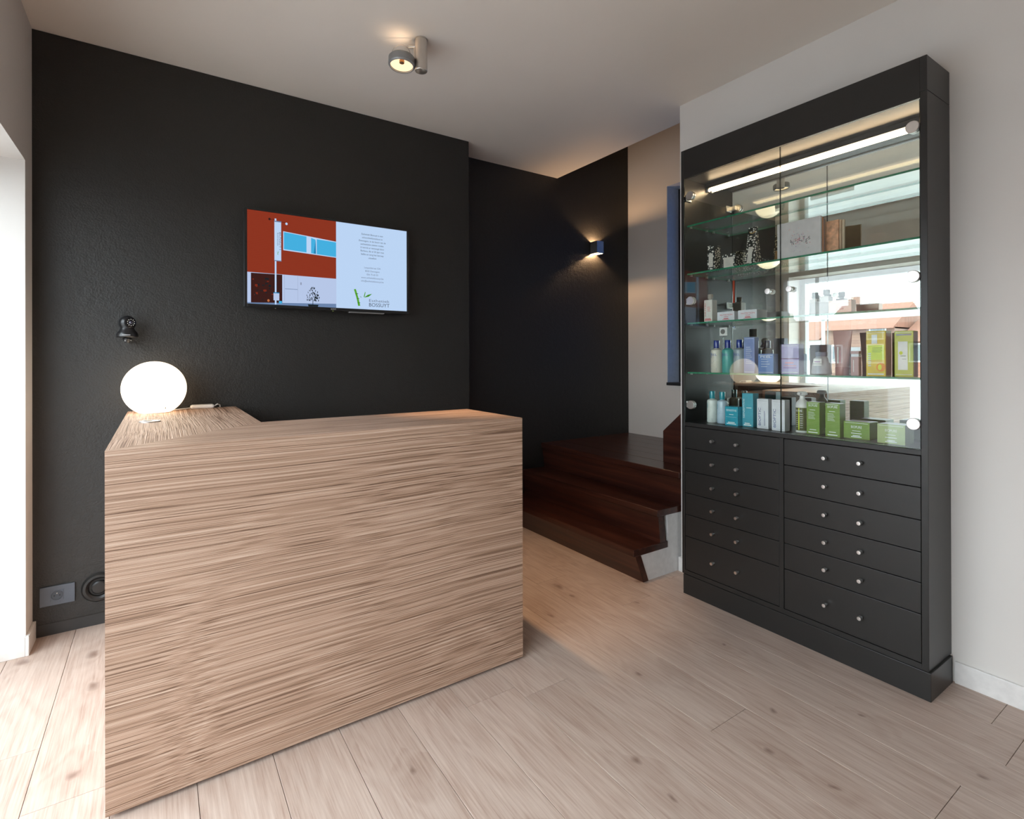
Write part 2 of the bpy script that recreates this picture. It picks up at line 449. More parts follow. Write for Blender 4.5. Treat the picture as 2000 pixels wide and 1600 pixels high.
# left wall with the shop window opening
wl = MB()
wl.box(W1X, XL, W1A, YD+.01, 0, HC, white); wl.box(W1X, XL, W1B, W1A, W1H, HC, white); wl.box(W1X, XL, YB, W1B, 0, HC, white)
struct(wl.build('wall_left'))
for o in each('baseboard_left', None, ((XL, XL+.012, W1A-.012, YD, 0, .083), (W1X+.06, XL-.0003, W1A-.012, W1A, 0, .083), (XL, XL+.012, YB, W1B, 0, .083)), trimw, .002): struct(o)
w1 = sempty('window_1', (W1X, 0, 0))
fm = mat('window_frame_paint', (.42, .43, .43), .35)
y0, y1 = W1B, W1A; fa, fb = W1X-.03, W1X+.05
each('frame_bar', w1, ((fa, fb, y1-.055, y1, .0, W1H), (fa, fb, y0, y0+.055, 0, W1H), (fa, fb, y0+.055, y1-.055, W1H-.055, W1H), (fa, fb, y0+.055, y1-.055, 0, .07), (fa, fb, .80, .87, .07, W1H-.055)), fm, .003)
for a, b in ((y0+.055, .80), (.87, y1-.055)):
    MB().box(W1X+.005, W1X+.011, a, b, .07, W1H-.055, paneg).build('pane', w1)
# right wall carrying the cabinet, with a doorway near the camera
wr = MB(); DY1, DY0, DH = .53, -.42, 2.10
wr.box(XR, XI, DY1, YE, 0, HC, white); wr.box(XR, XI, DY0, DY1, DH, HC, white); wr.box(XR, XI, YB, DY0, 0, HC, white)
struct(wr.build('wall_right'))
for o in each('baseboard_right', None, ((XR-.012, XR, DY1, .735, 0, .083), (XR-.012, XR, 1.86, YE+.012, 0, .083), (XR+.0003, XI, YE, YE+.012, 0, .083), (XR-.012, XR, YB, DY0, 0, .083)), trimw, .002): struct(o)
d1 = sempty('door_1', (XI-.05, (DY0+DY1)/2, 0))
MB().box(XI-.05, XI-.01, DY0+.03, DY1-.03, .005, DH-.03, trimw, .003).build('door_leaf', d1)
each('frame_bar', d1, ((XR+.04, XI, DY1-.03, DY1, 0, DH), (XR+.04, XI, DY0, DY0+.03, 0, DH), (XR+.04, XI, DY0+.03, DY1-.03, DH-.03, DH)), trimw)
MB().tube([(XI-.05, DY0+.1, 1.02), (XI-.10, DY0+.1, 1.02), (XI-.10, DY0+.22, 1.02)], .009, steel2).build('door_handle', d1)
struct(MB().box(-.9, XI, YB-.1, YB, 0, HC, white).build('wall_front'))
# stairwell: far wall with a window, rising past the room's ceiling
ws = MB(); SY0, SY1, SZ0, SZ1 = 1.95, 2.945, 1.04, 2.69
ws.box(XS, XS+.2, SY1, YN, -.1, 4.3, beige); ws.box(XS, XS+.2, -.6, SY0, -.1, 4.3, beige); ws.box(XS, XS+.2, SY0, SY1, -.1, SZ0, beige); ws.box(XS, XS+.2, SY0, SY1, SZ1, 4.3, beige)
struct(ws.build('wall_far'))
wu = MB(); wu.box(XI-.02, XI, -.6, YN, HC+.25, 4.3, beige); wu.box(XI, XS+.2, -.7, -.6, -.1, 4.3, beige)
struct(wu.build('wall_outer'))
struct(MB().box(XI-.1, XS+.25, -.7, YN+.15, 4.3, 4.4, beige).build('ceiling_upper'))
struct(MB().box(XR, XS+.2, -.6, YN, -.12, -.101, beige).build('floor_lower'))
w2 = sempty('window_2', (XS, SY1, SZ0))
skytint = mat('sky_tinted_reveal', (.55, .60, .68), .45); blk = mat('black_window_frame', (.02, .02, .022), .4)  # reveal colour carries the blue of the sky light
each('reveal_lining', w2, ((XS+.001, XS+.145, SY1-.003, SY1-.0005, SZ0+.004, SZ1-.003), (XS+.001, XS+.145, SY0, SY1, SZ1-.003, SZ1-.0005), (XS+.001, XS+.145, SY0+.0005, SY0+.003, SZ0+.004, SZ1-.003)), skytint)
MB().box(XS-.012, XS+.15, SY0, SY1, SZ0-.02, SZ0+.004, blk).build('window_sill', w2)
each('frame_bar', w2, ((XS+.151, XS+.19, SY1-.07, SY1, SZ0, SZ1), (XS+.151, XS+.19, SY0, SY0+.05, SZ0, SZ1), (XS+.151, XS+.19, SY0+.05, SY1-.07, SZ1-.05, SZ1), (XS+.151, XS+.19, SY0+.05, SY1-.07, SZ0, SZ0+.05)), blk)
MB().box(XS+.165, XS+.171, SY0+.05, SY1-.07, SZ0+.05, SZ1-.05, thin_glass('blue_dimming_glass', (.07, .125, .21))).build('pane', w2)  # tint added to dim the stairwell daylight and turn it blue

# ================================================================== STAIRCASE
st = thing('staircase', (2.24, 2.7, 0), 'dark mahogany staircase rising to a landing beside the charcoal wall', 'stairs')
YS, YT = 2.03, YN-.003
MB().prism([(2.238, 0), (2.28, 0), (2.219, .153), (2.176, .153)], 1, YS, YT, dwy).build('riser', st)
MB().prism([(2.379, .192), (2.425, .192), (2.404, .341), (2.362, .341)], 1, YS, YT, dwy).build('riser', st)
MB().prism([(2.580, .379), (2.62, .379), (2.60, .533), (2.560, .533)], 1, YS, YT, dwy).build('riser', st)
MB().box(2.162, 2.444, YS, YT, .153, .192, dwy, .004).build('tread', st)
MB().box(2.356, 2.64, YS, YT, .341, .379, dwy, .004).build('tread', st)
ld = MB().box(2.548, 2.74, YS, YT, .533, .572, dwy, .004).build('landing', st)
for i in range(5):                                  # boards of the landing
    a = 2.741+i*.16; MB().box(a, min(a+.159, XS-.002), 1.3, YT, .533, .572, dwy, .0012).build('board', ld)
sp = MB().prism([(2.281, 0), (2.70, 0), (2.70, .533), (2.602, .533), (2.62, .341), (2.445, .340), (2.45, .153), (2.219, .152)], 1, YS+.004, YS+.03, mat('white_stair_side', (.70, .69, .68), .5))
sp.build('side_panel', st)
MB().prism([(2.30, .573), (1.0, .573), (1.0, 1.93), (2.30, .775)], 0, 2.726, 2.756, dwy).build('stringer', st)
for i in range(5):
    y = 2.22-i*.22; z = .572+.19*(i+1)
    MB().box(2.757, XS-.002, y-.26, y+.02, z-.035, z, dwx, .003).build('tread', st)
    MB().box(2.757, XS-.002, y-.03, y-.005, z-.19+.001, z-.036, dwx).build('riser', st)

# ================================================================== COUNTER
CX0, CX1, CY0, CY1, CH, LX = -.121, 1.255, 1.795, 2.267, 1.002, .334
ct = thing('reception_counter', (CX0, CY0, 0), 'L-shaped reception counter clad in ridged striped light wood veneer', 'counter')
Tm = .030
MB().prism([(CX0, CY0), (CX1, CY0), (CX1, CY1), (LX, CY1)], 2, CH-Tm, CH, vx).build('countertop', ct)
MB().prism([(CX0, CY0), (LX, CY1), (LX, 3.10), (CX0, 3.10)], 2, CH-Tm, CH, vy).build('countertop', ct)
MB().box(CX0, CX1, CY0, CY0+.03, .012, CH-Tm-.0008, vx).build('front_panel', ct)
MB().box(CX1-.03, CX1, CY0+.031, CY1, .012, CH-Tm-.0008, vy).build('end_panel', ct)
MB().box(CX0, CX0+.03, CY0+.031, 3.10, .012, CH-Tm-.0008, vy).build('side_panel', ct)
MB().box(CX0+.031, LX, 3.07, 3.10, .012, CH-Tm-.0008, vx).build('end_panel', ct)
each('plinth', ct, ((CX0+.02, CX1-.02, CY0+.02, CY0+.06, 0, .012), (CX1-.06, CX1-.02, CY0+.061, CY1-.02, 0, .012), (CX0+.02, CX0+.06, CY0+.061, 3.09, 0, .012)), blackm)
MB().lathe([(0, .0015), (.022, .0015), (.024, .004), (.034, .004), (.0365, .002), (.0365, 0)], (-.028, 2.53, CH), steel2, 36).build('cable_grommet', ct)

# ================================================================== TABLE LAMP
LP = Vector((-.015, 2.955, CH))
tl = thing('table_lamp', LP, 'glowing white opal glass globe table lamp on the counter', 'lamp')
pr = []
R = .1275; zc = .112
for i in range(25):
    a = -math.radians(58)+i*(PI/2+math.radians(58))/24
    pr.append((R*math.cos(a)*1.0, zc+R*.985*math.sin(a)))
pr = [(.0, pr[0][1])]+pr; pr[-1] = (0, pr[-1][1])
opal, t, b = new_mat('opal_glass'); b.inputs['Base Color'].default_value = (.85, .83, .8, 1); b.inputs['Roughness'].default_value = .12
b.inputs['Emission Color'].default_value = (1, .78, .54, 1); b.inputs['Emission Strength'].default_value = 2.8
MB().lathe(pr, LP, opal, 48).build('lamp_shade', tl, smooth=60)
MB().lathe([(0, 0), (.062, 0), (.064, .003), (.06, .0055), (0, .0055)], LP, wplast, 40).build('base', tl)
MB().box(.13, .235, 3.045, 3.085, CH, CH+.02, wplast, .009).build('cord_switch', tl)
cp = [LP+Vector((.055, .02, .004))]+[Vector((.06+.07*i/6, 2.99+.075*i/6, CH+.0045)) for i in range(7)]
MB().tube(cp, .003, wplast).build('cord', tl)
MB().tube([(.235, 3.065, CH+.01), (.25, 3.07, CH+.018), (.262, 3.09, CH+.012), (.266, 3.105, CH-.02), (.266, 3.106, CH-.2)], .003, wplast).build('cord', tl)
MB().cyl((.026, 2.84, CH+.028), .0025, .003, blackp, (0, -1, 0), 12).build('screw', tl)

# ================================================================== TELEVISION
TX0, TX1, TZ0, TZ1, TY = .372, 1.289, 1.524, 2.044, 3.06
tv = thing('television', (.83, 3.12, 1.524), 'black flat screen television showing a shop slide on the charcoal wall', 'television')
bz = .0145
MB().box(TX0, TX1, TY+.0085, TY+.04, TZ0, TZ1, blackm, .003).build('back_panel', tv)
for a in ((TX0, TX0+bz, TZ0, TZ1), (TX1-bz, TX1, TZ0, TZ1), (TX0+bz, TX1-bz, TZ1-bz+.006, TZ1), (TX0+bz, TX1-bz, TZ0, TZ0+.017)): MB().box(a[0], a[1], TY, TY+.012, a[2], a[3], blackp, .001).build('bezel', tv)
MB().box(.6, 1.06, TY+.04, YD-.001, 1.62, 1.95, blackm, .004).build('wall_bracket', tv)
MB().box(.92, 1.13, TY+.002, TY+.03, 1.5165, 1.524, greym, .002).build('speaker_bar', tv)
MB().text('SONY', (.8295, TY-.0004, 1.5285), .008, mat('silver_print', (.6, .6, .6), .4)).build('lettering', tv)
MB().cyl((.8275, TY+.006, 1.5225), .0028, .0014, emit('green_led', (.75, 1, .25), 1.2), (0, 0, -1), 10).build('indicator_light', tv)
MB().cyl((.5238, TY+.006, 1.5225), .0028, .0014, emit('pale_led', (1, .9, .75), .8), (0, 0, -1), 10).build('indicator_light', tv)
E = {k: emit('screen_'+k, cc, 1.) for k, cc in dict(white=(.50, .66, .90), brick=(.265, .036, .016), dark=(.045, .014, .012), blue=(.06, .43, .74), deep=(.02, .22, .45), pale=(.47, .57, .80), grey=(.27, .31, .43), shade=(.16, .22, .36), ink=(.06, .075, .11),
                                                    ink2=(.15, .18, .25), green=(.10, .36, .03), green2=(.03, .16, .015), plant=(.012, .018, .022), ora=(.5, .16, .06), mort=(.20, .026, .013), grnd=(.15, .23, .40)).items()}
YS1 = TY+.0065
s = MB()


def R4(x0, x1, z0, z1, k, d=0): s.poly([(x0, YS1-d, z0), (x1, YS1-d, z0), (x1, YS1-d, z1), (x0, YS1-d, z1)], E[k])


def Q(pts, k, d): s.poly([(x, YS1-d, z) for x, z in pts], E[k])


R4(.3865, .846, 1.541, 2.0365, 'brick'); R4(.846, 1.2755, 1.541, 2.0365, 'white')
d = .0003
for i in range(34): R4(.387, .8458, 1.72+i*.0092, 1.7206+i*.0092, 'mort', d)
Q([(.387, 1.541), (.8458, 1.541), (.8458, 1.7075), (.387, 1.7075)], 'pale', d)
Q([(.387, 1.541), (.8458, 1.541), (.8458, 1.564), (.387, 1.547)], 'grnd', 2*d)
Q([(.4045, 1.547), (.558, 1.553), (.558, 1.706), (.4045, 1.704)], 'dark', 2*d)
for i in range(26):
    x, z = random.uniform(.41, .545), random.uniform(1.56, 1.69); R4(x, x+random.uniform(.004, .02), z, z+random.uniform(.003, .012), random.choice(['mort', 'mort', 'plant', 'plant']), 3*d)
R4(.5695, .638, 1.567, 1.704, 'pale', 2*d); R4(.5690, .5700, 1.565, 1.705, 'grey', 3*d); R4(.6376, .6386, 1.565, 1.705, 'grey', 3*d); R4(.572, .637, 1.630, 1.6325, 'shade', 3*d); R4(.651, .658, 1.658, 1.672, 'grey', 3*d)
Q([(.563, 1.840), (.846, 1.828), (.846, 1.920), (.563, 1.943)], 'white', 2*d)
Q([(.567, 1.846), (.684, 1.8405), (.684, 1.929), (.567, 1.939)], 'blue', 3*d); Q([(.7085, 1.839), (.732, 1.838), (.732, 1.918), (.7085, 1.925)], 'blue', 3*d); Q([(.722, 1.838), (.735, 1.838), (.733, 1.918)], 'deep', 4*d); Q([(.739, 1.837), (.8458, 1.832), (.8458, 1.916), (.739, 1.921)], 'blue', 3*d)
R4(.5205, .5290, 1.543, 2.006, 'white', 4*d); R4(.519, .553, 1.779, 1.992, 'white', 5*d); R4(.518, .554, 1.988, 1.994, 'shade', 6*d); R4(.518, .554, 1.777, 1.7815, 'shade', 6*d)
s.text('BOSSUYT', (.5425, YS1-6*d, 1.885), .012, E['ink2'], (0, 0, -1), (1, 0, 0), width=.1); s.text('Esthetiek', (.533, YS1-6*d, 1.895), .007, E['ink2'], (0, 0, -1), (1, 0, 0), width=.07)
Q([(.533, 1.835), (.538, 1.812), (.535, 1.812)], 'green', 6*d); Q([(.536, 1.822), (.542, 1.835), (.539, 1.822)], 'green', 6*d)
R4(.500, .520, 1.998, 2.000, 'dark', 5*d); R4(.529, .574, 1.990, 1.992, 'dark', 5*d)
for x, z, k in ((.495, 1.999, 'dark'), (.580, 1.985, 'white')): Q([(x+.006*math.cos(a*PI/6), z+.007*math.sin(a*PI/6)) for a in range(12)], k, 6*d)
R4(.514, .543, 1.565, 1.606, 'pale', 6*d); R4(.514, .543, 1.603, 1.608, 'deep', 7*d); R4(.541, .556, 1.549, 1.563, 'blue', 5*d)
Q([(.489+.006*math.cos(a*PI/6), 1.562+.007*math.sin(a*PI/6)) for a in range(12)], 'ora', 5*d)
for i in range(70):
    a = random.uniform(.12, PI-.12); r = random.uniform(.012, .058); cx, cz = .717+math.cos(a)*r*.62, 1.562+math.sin(a)*r*1.45
    Q([(cx-.0022, cz), (cx+.0022, cz+.002), (cx+.0035*math.cos(a), cz+.011), (cx-.001, cz+.010)], 'plant', 5*d)
R4(.7155, .7185, 1.545, 1.58, 'plant', 5*d); Q([(.694, 1.5415), (.744, 1.5415), (.748, 1.553), (.690, 1.553)], 'plant', 5*d)
s.build('screen_picture', tv, smooth=0)
s = MB(); yt = YS1-.0008
for i, ln in enumerate(['Esthetiek Bossuyt is een', 'schoonheidsinstituut in', 'Zwevegem, in de buurt van de', 'authentieke stenen molen.', 'U wordt er verzorgd door', 'Barbara, die al 25 jaar met', 'liefde en zorg het beroep', 'uitoefent']):
    s.text(ln, (1.0585, yt, 1.9795-i*.0197), .0102, E['ink'], sx=.92)
for i, ln in enumerate(['Leopoldstraat 33A', '8550 Zwevegem', '056 75 65 50', 'www.esthetiekbossuyt.be', 'info@esthetiekbossuyt.be']):
    s.text(ln, (1.0585, yt, 1.783-i*.0198), .0100, E['ink2'], sx=.92)
s.build('screen_text', tv, smooth=0)['kind'] = 'stuff'
s = MB(); s.text('Esthetiek', (1.0355, yt, 1.5865), .0165, E['ink2'], align='LEFT', width=.126); s.text('BOSSUYT', (1.0355, yt, 1.5590), .0215, E['ink'], align='LEFT', width=.126)
s.build('logo_name', tv, smooth=0)
s = MB(); Q([(.9475, 1.655), (.9590, 1.657), (.9740, 1.606), (.9850, 1.5605), (.9720, 1.5590), (.9640, 1.600)], 'green', .0008)
for z in (1.628, 1.600, 1.575): Q([(.955+(1.655-z)*.22-.003, z), (.955+(1.655-z)*.22+.012, z+.001), (.955+(1.655-z)*.22+.012, z+.004), (.955+(1.655-z)*.22-.003, z+.003)], 'green2', .0011)
Q([(1.005, 1.6135), (1.0135, 1.645), (1.0165, 1.640), (1.0110, 1.614)], 'green', .0008); Q([(1.006, 1.609), (1.030, 1.628), (1.056, 1.635), (1.036, 1.617)], 'green', .0008)
Q([(1.012, 1.6125), (1.030, 1.623), (1.055, 1.635), (1.034, 1.620)], 'green2', .0011); Q([(.982, 1.617), (.992, 1.607), (.990, 1.613)], 'green2', .0008)
s.build('bamboo_logo', tv, smooth=0)

# ================================================================== IP CAMERA, SOCKET, AIR VENT
cc = Vector((-.121, 3.055, 1.352))
ic = thing('security_camera', (cc.x, YD, cc.z), 'small black dome security camera on the charcoal wall above the globe lamp', 'camera')
MB().lathe([(0, 0), (.040, 0), (.0435, .004), (.0435, .013), (.040, .022), (.031, .033), (.0285, .040), (.027, .044)], cc, blackp, 40).build('base', ic)
hd = MB(); hd.lathe([(.027, 0)]+[(.0345*math.cos(a), .028+.0345*math.sin(a)) for a in [(-35+i*125/14)*PI/180 for i in range(15)]], cc+Vector((0, 0, .040)), blackp, 36)
hd.build('head', ic)
fc = cc+Vector((0, 0, .068)); fdir = Vector((.42, -.9, .02)).normalized(); sd = fdir.cross(Vector((0, 0, 1))).normalized()
fp = MB(); fp.lathe([(0, .006), (.018, .006), (.023, .003), (.024, -.012)], fc+fdir*.030, mat('gloss_black', (.005, .005, .006), .06), 32, fdir); fp.build('face_plate', ic)
ln = MB(); ln.lathe([(0, .004), (.005, .0055), (.0075, .003), (.0085, 0)], fc+fdir*.036, mat('lens_glass', (.03, .028, .05), .03, spec=1.), 24, fdir); ln.build('lens', ic)
for i in range(10):
    a = i*PI/5+.3; MB().cyl(fc+fdir*.0345+sd*(.0145*math.cos(a))+Vector((0, 0, 1))*(.0145*math.sin(a)), .0019, .0025, mat('led_lens', (.75, .72, .66), .15), fdir, 8).build('infrared_light', ic)
MB().box(cc.x-.018, cc.x+.013, cc.y-.0438, cc.y-.0434, cc.z+.0095, cc.z+.0115, mat('silver_print', (.6, .6, .6), .4)).build('lettering', ic)
MB().lathe([(0, -.026), (.010, -.025), (.016, -.016), (.019, -.006), (.014, 0)], cc, blackp, 24).build('bracket_ball', ic)
MB().tube([cc+Vector((0, 0, -.014)), cc+Vector((0, .04, -.016)), Vector((cc.x, YD, cc.z-.005))], .010, blackp, 12).build('wall_bracket', ic)
MB().cyl(cc+Vector((-.008, -.012, -.016)), .003, .006, steel2, (0, -1, 0), 10).build('screw', ic)
MB().cyl(cc+Vector((.013, -.010, -.014)), .003, .006, steel2, (.3, -1, 0), 10).build('screw', ic)

so = thing('wall_socket', (-.382, YD, .18), 'slate grey double wide wall socket low on the charcoal wall', 'socket')
q = MB(); q.box(-.443, -.320, YD-.009, YD-.0005, .139, .226, anth, .002); q.build('cover_plate', so)
MB().box(-.4055, -.3595, YD-.0105, YD-.0088, .1595, .2065, anth, .0008).build('socket_insert', so)
q = MB(); q.lathe([(.0212, 0), (.0212, .0014), (.0200, .0014), (.0190, .0003), (0, .0003)], (-.3825, YD-.0105, .183), mat('socket_well_shade', (.05, .06, .075), .4), 32, (0, -1, 0)); q.build('socket_well_shade', so)  # raised disc, coloured darker to imitate the shade of a recess
for x in (-.392, -.373): MB().cyl((x, YD-.0106, .182), .0028, .0006, mat('hole_shade', (.002, .002, .002), .8), (0, -1, 0), 12).build('contact_hole', so)  # black discs painted in for the darkness inside the holes
MB().cyl((-.3825, YD-.001, .1925), .0026, .015, steel2, (0, -1, 0), 12, .001).build('earth_pin', so)
vt = thing('air_vent', (-.235, YD, .182), 'round charcoal ventilation valve half hidden behind the counter', 'vent')
MB().lathe([(.067, 0), (.0675, .006), (.060, .017), (.050, .018), (.041, .010), (.037, -.010), (0, -.010)], (-.232, YD-.0002, .182), lacq, 44, (0, -1, 0)).build('outer_ring', vt)
MB().lathe([(.028, -.008), (.031, .004), (.030, .013), (.024, .018), (0, .0195)], (-.232, YD-.0002, .182), lacq, 40, (0, -1, 0)).build('valve_disc', vt)

# ================================================================== CEILING SPOTLIGHT
SX, SYY = 1.012, 2.256
sl = thing('ceiling_spotlight', (SX, SYY, HC), 'brushed steel ceiling spotlight with a lit grey ring head', 'light')
MB().lathe([(.0285, 0), (.0285, -.146), (.027, -.148), (.0265, -.120), (0, -.120)], (SX, SYY, HC), steel, 40).build('body', sl)
MB().lathe([(0, -.001), (.030, -.001), (.030, -.006), (.0285, -.0065)], (SX, SYY, HC), steel, 40).build('ceiling_plate', sl)
rv, fv = Vector((math.cos(YAW), -math.sin(YAW), 0)), Vector((math.sin(YAW), math.cos(YAW), 0))
HCn = Vector((SX, SYY, 0))-rv*.087-fv*.012+Vector((0, 0, HC-.108))       # ring head centre
pa = [Vector((SX, SYY, HC-.034))-rv*.024, Vector((SX, SYY, HC-.034))-rv*.058]
MB().tube(pa, .0075, steel, 12).build('arm', sl)
am = MB(); am.tube([Vector((SX, SYY, HC-.03))-rv*.030, Vector((SX, SYY, HC-.12))-rv*.030], .005, steel, 10); am.build('arm_rail', sl)
hx = Vector((-.06, -.05, -1)).normalized()
MB().lathe([(.056, -.018), (.0605, -.012), (.0605, .018), (.056, .024), (.052, .024), (.052, -.018), (.056, -.018)], HCn, greym, 44, hx).build('ring_head', sl)
MB().lathe([(.051, .016), (.044, .005), (.030, -.008), (.014, -.014), (0, -.015)], HCn, emit('lamp_reflector_glow', (1, .72, .44), 1.5), 40, hx).build('reflector', sl)
MB().lathe([(0, .010), (.011, .008), (.012, -.002), (.008, -.010)], HCn, mat('bulb_cap', (.35, .16, .06), .3, .8), 20, hx).build('bulb_cap', sl)
cb = []
for i in range(13):
    a = PI*i/12; cb.append(HCn+rv*(-.050*math.cos(a)*.9-.004)+Vector((0, 0, .022+.055*math.sin(a))))
MB().tube(cb, .0012, mat('thin_cable', (.35, .3, .27), .5), 6).build('cable', sl)
MB().tube([HCn-rv*.022+Vector((0, 0, .016)), HCn-rv*.022+Vector((0, 0, .032))], .0022, blackm, 6).build('terminal_pin', sl)
MB().tube([HCn+rv*.020+Vector((0, 0, .016)), HCn+rv*.020+Vector((0, 0, .03))], .0018, blackm, 6).build('terminal_pin', sl)
light('spot_down', 'SPOT', HCn+Vector((0, 0, -.03)), 110, WARM, sl, spot_size=math.radians(46), spot_blend=.8, shadow_soft_size=.03, direction=(.26, .06, -1))
light('spot_spill', 'SPOT', HCn+Vector((0, 0, .03)), .2, (1, .70, .45), sl, spot_size=math.radians(120), spot_blend=1., shadow_soft_size=.006, direction=(-.25, -.1, 1))

# ================================================================== WALL SCONCE
a0, a1_, b0, b1, z0, z1 = 3.085, 3.160, 3.300, YN-.001, 2.142, 2.245
sc = thing('wall_sconce', (3.12, YN, 2.19), 'small square metal wall light throwing warm light up and down', 'light')
alu = mat('satin_aluminium', (.42, .44, .47), .32, .85)
q = MB(); o4 = [(a0, b0), (a1_, b0), (a1_, b1), (a0, b1)]; i4 = [(a0+.003, b0+.003), (a1_-.003, b0+.003), (a1_-.003, b1-.003), (a0+.003, b1-.003)]
q.add([(*p_, z) for z in (z0, z1) for r_ in (o4, i4) for p_ in r_], [f_ for i in range(4) for j in [(i+1) % 4] for f_ in ((i, j, 8+j, 8+i), (4+j, 4+i, 12+i, 12+j), (j, i, 4+i, 4+j), (8+i, 8+j, 12+j, 12+i))], alu)
q.build('housing', sc, smooth=0); MB().box(a0+.0031, a1_-.0031, b0+.0031, b1-.0031, z0+.048, z0+.055, alu).build('divider', sc)
gw = emit('sconce_glow', (1, .55, .22), 5.)
for zz in (z0+.044, z1-.044): MB().box(a0+.02, a1_-.02, b0+.02, b1-.02, zz-.002, zz+.002, gw).build('lamp_disc', sc)
light('sconce_up', 'POINT', ((a0+a1_)/2, (b0+b1)/2, z1-.022), 9, WARM, sc, shadow_soft_size=.006)
light('sconce_down', 'POINT', ((a0+a1_)/2, (b0+b1)/2, z0+.022), 9, WARM, sc, shadow_soft_size=.006)

# ================================================================== DISPLAY CABINET
CX, KY0, KY1, KH, KB = 2.32, .747, 1.832, 2.351, 2.535
cab = thing('display_cabinet', (2.43, 1.29, 0), 'tall charcoal display cabinet with glass doors above rows of drawers', 'cabinet')
IY0, IY1 = KY0+.022, KY1-.018
each('side_panel', cab, ((CX, XR-.001, KY0, IY0, .104, 2.222), (CX, XR-.001, KY0, IY0, 2.2235, KH), (CX, XR-.001, IY1, KY1, .104, KH)), lacq, .0012)
MB().box(CX, CX+.02, IY0, IY1, 2.201, KH, lacq, .001).build('fascia', cab)
MB().box(CX+.02, XR-.001, IY0, IY1, 2.203, 2.221, mat('cabinet_inside', (.024, .0225, .021), .38)).build('top_panel', cab)
MB().box(CX+.0205, XR-.001, IY0, IY1, KH-.02, KH-.001, lacq).build('top_panel', cab)
MB().box(CX+.0005, XR-.001, IY0, IY1, .889, .909, lacq, .0012).build('display_base', cab)
MB().box(CX, KB-.001, 1.2815, 1.3015, .126, .8885, lacq).build('divider', cab)
MB().box(CX, XR-.001, IY0, IY1, .1045, .1255, lacq).build('bottom_rail', cab)
MB().box(CX-.004, XR-.016, KY0-.007, KY1-.010, 0, .1035, lacq, .0015).build('plinth', cab)
MB().box(KB, XR-.001, IY0, IY1, .126, .8885, lacq).build('back_panel', cab)
MB().box(KB, KB+.006, IY0+.0005, IY1-.0005, .9095, 2.2025, lacq, sides={0: mirror}).build('mirror_back', cab)
zb = [.8875, .7705, .6510, .5340, .4210, .3060, .1265]
for (ya, yb, k1, k2) in ((1.3025, IY1-.001, 1.639, 1.505), (IY0+.001, 1.2805, 1.101, .968)):
    for a, b in zip(zb, zb[1:]):
        dr = MB().box(CX+.0015, CX+.0195, ya+.001, yb-.001, b+.0015, a-.0015, lacq, .0012).build('drawer', cab)
        zk = (a+b)/2
        for yk in (k1, k2):
            MB().lathe([(.0045, 0), (.0045, .008), (.0075, .009), (.008, .010), (.008, .024), (.0072, .026), (0, .0265)], (CX+.0015, yk, zk), steel2, 20, (-1, 0, 0)).build('knob', dr)
# glass doors with their hinges and knobs
GZ0, GZ1 = .912, 2.198
for n, (ya, yb, hy, ky) in enumerate(((1.2945, IY1-.0015, 1.772, 1.345), (IY0+.0015, 1.2915, .790, 1.247))):
    dg_ = MB().box(CX-.0005, CX+.0055, ya, yb, GZ0, GZ1, clear, sides={2: edged, 3: edged, 4: edged, 5: edged}).build('glass_door', cab)
    q = MB()
    q.lathe([(0, 0), (.011, 0), (.012, .002), (.013, .014), (.0125, .016), (0, .0165)], (CX-.0005, ky, 1.552), steel2, 24, (-1, 0, 0)); q.build('knob', dg_)
    q = MB(); q.lathe([(.006, 0), (.006, .012), (.012, .013), (.012, .026), (0, .0265)], (CX+.0055, ky, 1.552), steel2, 24, (1, 0, 0))
    q.build('knob', dg_)
    for hz in (2.10, 1.548, 1.003):
        MB().lathe([(.0222, 0), (.0228, .002), (.0222, .008), (.0205, .0095), (0, .0095)], (CX-.0005, hy, hz), steel2, 32, (-1, 0, 0)).build('hinge_cap', dg_)
        MB().cyl((CX+.0055, hy, hz), .0215, .010, steel2, (1, 0, 0), 28, .001).build('hinge_body', dg_)
        sgn = 1 if n == 0 else -1; ye = IY1 if n == 0 else IY0
        MB().box(CX+.016, CX+.036, hy, ye-sgn*.0062, hz-.012, hz+.012, steel2, .002).build('hinge_arm', dg_); MB().box(CX+.014, CX+.06, ye-sgn*.006, ye, hz-.017, hz+.017, steel2, .002).build('hinge_plate', dg_)
ZS = [1.950, 1.694, 1.432, 1.170]                       # upper faces sit 4 mm above
for z in ZS:
    MB().box(CX+.024, KB-.001, IY0+.0015, IY1-.0015, z-.004, z+.004, shelfg, sides={0: edgeg, 1: edgeg, 2: edgeg, 3: edgeg}).build('glass_shelf', cab)
    for yy, sg in ((IY0, 1), (IY1, -1)):
        for xx in (CX+.05, KB-.03): MB().cyl((xx, yy, z-.0075), .003, .012, steel2, (0, sg, 0), 10).build('shelf_pin', cab)
tb = MB(); tb.lathe([(0, .012), (.0048, .012), (.0048, 1.030), (0, 1.030)], (2.521, IY0, 2.171), emit('warm_tube', (1, .70, .42), 40.), 14, (0, 1, 0)); tb.build('light_tube', cab)
MB().box(2.502, 2.5345, IY0+.004, IY1-.004, 2.1785, 2.2025, lacq, .002).build('tube_shield_rail', cab)  # rail made wide to block the tube's upward light from the top panel
each('tube_holder', cab, ((2.513, 2.5295, IY0+.001, IY0+.012, 2.163, 2.178), (2.513, 2.5295, IY1-.012, IY1-.001, 2.163, 2.178)), wplast)

